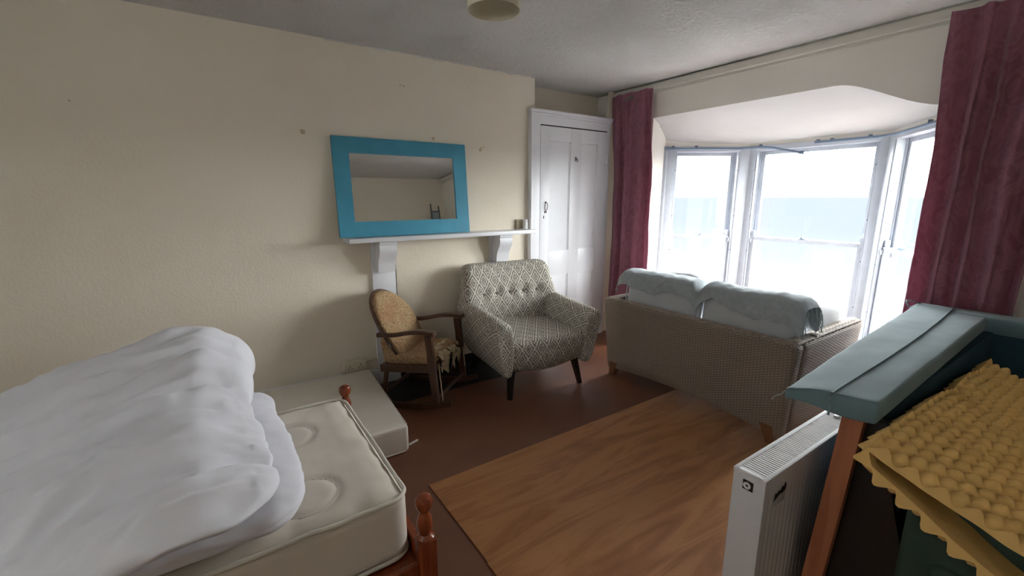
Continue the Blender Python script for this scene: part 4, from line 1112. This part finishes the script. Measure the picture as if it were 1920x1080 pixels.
track('curtain_track', 'bent grey curtain track over the right of the bay, running behind the curtain', pts, [up(P1.lerp(P2, t) + n1 * .7, tz) for t in (.545, .64, .88)] + [up(P2.lerp(P3, .80) + n2 * .7, tz)])

# pendant lamp
PX_, PY_ = 0.955, 1.53
LP = thing('pendant_lamp', 'small cream drum pendant lampshade hanging from the ceiling', 'lamp', (PX_, PY_, H))
def lpart(n, bm, mat, ang=40):
    for v in bm.verts: v.co -= Vector((PX_, PY_, H))
    return obj(n, bm, mat, LP, ang)
bm = B(); n = 40; r0, r1 = .098, .098; zb, zt = 2.172, 2.35
rg = []
for r, z in ((r0, zb), (r1, zt), (r1 - .003, zt), (r0 - .003, zb)): rg.append([bm.verts.new((PX_ + r * math.cos(2 * PI * k / n), PY_ + r * math.sin(2 * PI * k / n), z)) for k in range(n)])
for i in range(4):
    for k in range(n): bm.faces.new((rg[i][k], rg[i][(k + 1) % n], rg[(i + 1) % 4][(k + 1) % n], rg[(i + 1) % 4][k]))
lpart('lamp_shade', bm, 'shade')
bm = B(); tube(bm, [(PX_, PY_, 2.34), (PX_, PY_, H - .03)], .004, 8); lpart('cord', bm, 'jar')
bm = B(); lathe(bm, [(.045, 0), (.045, .012), (.03, .03), (.01, .032)], PX_, PY_, 24, H - .032); lpart('ceiling_rose', bm, 'jar')
bm = B(); lathe(bm, [(.018, 0), (.018, .07), (.012, .075)], PX_, PY_, 16, 2.30); lpart('lamp_holder', bm, 'jar')
bm = B()
for k in range(3):
    a = 2 * PI * k / 3; tube(bm, [(PX_ + .017 * math.cos(a), PY_ + .017 * math.sin(a), 2.335), (PX_ + r1 * math.cos(a), PY_ + r1 * math.sin(a), 2.342)], .002, 5)
lpart('shade_carrier', bm, 'jar')

# double socket and its cable on the mantel wall
SO = thing('wall_socket', 'ivory double wall socket low on the wall above the foam block', 'socket', (.80, YB, .2)); SOO = Vector((.80, YB, .2))
def spart(n, bm, mat):
    for v in bm.verts: v.co -= SOO
    return obj(n, bm, mat, SO)
bm = B(); box(bm, .722, .882, YB - .036, YB, .158, .242, .004); spart('back_box', bm, 'plastic')
bm = B(); box(bm, .720, .884, YB - .044, YB - .036, .156, .244, .003); spart('face_plate', bm, 'plastic')
for x in (.762, .842):
    for dx, dz, w, h in ((0, .018, .003, .006), (-.012, -.004, .005, .0025), (.012, -.004, .005, .0025)):
        bm = B(); box(bm, x + dx - w, x + dx + w, YB - .0448, YB - .043, .195 + dz - h, .195 + dz + h); spart('pin_hole', bm, 'hole')
for x in (.782, .822):
    bm = B(); box(bm, x - .006, x + .006, YB - .047, YB - .043, .218, .236, .002); spart('switch', bm, 'plastic')
bm = B(); tube(bm, [(.884, YB - .012, .205), (.93, YB - .010, .21), (.97, YB - .008, .215), (.984, YB - .012, .217)], .005, 6); tag(obj('cable', bm, 'plastic'), 'pale cable running from the wall socket to the mantelpiece pilaster', 'cable')
# things on the mantel shelf
bm = B(); box(bm, 2.338, 2.405, 3.375, 3.397, 1.206, 1.292, .003); tag(obj('card_box', bm, 'beigebox'), 'small beige card box against the wall at the right end of the mantel shelf', 'box')
J = thing('jar', 'small white capped pot at the right end of the mantel shelf', 'jar', (2.412, 3.345, 1.205))
bm = B(); lathe(bm, [(.021, 0), (.024, .004), (.024, .055), (.020, .062)], 0, 0, 20); obj('body', bm, 'jar', J)
bm = B(); lathe(bm, [(.021, .060), (.022, .064), (.022, .084), (.019, .087)], 0, 0, 20); obj('lid', bm, 'white', J)
# narrow frame in the corner behind the camera, seen in the mirror
FRM = thing('metal_frame', 'narrow grey upright frame in the far corner, seen only in the turquoise mirror', 'frame', (3.36, -.74, 0))
for x in (-.075, .075):
    bm = B(); tube(bm, [(x * 1.25, .10, 0), (x + .03, -.04, 2.08 if x < 0 else 2.04)], .014, 8); obj('upright', bm, 'metalgrey', FRM)
for q in ((-.05, -.03, 1.94, .10), (-.09, .09, .2, .09)):
    bm = B(); tube(bm, [q[:3], (q[3], q[1], q[2])], .012, 8); obj('crossbar', bm, 'metalgrey', FRM)
bm = B(); box(bm, -.045, .08, .012,   .018, .3, 1.93)
for v in bm.verts: v.co.y += .05 * (1 - v.co.z / 1.0) * .9
obj('infill_panel', bm, 'palepanel', FRM)
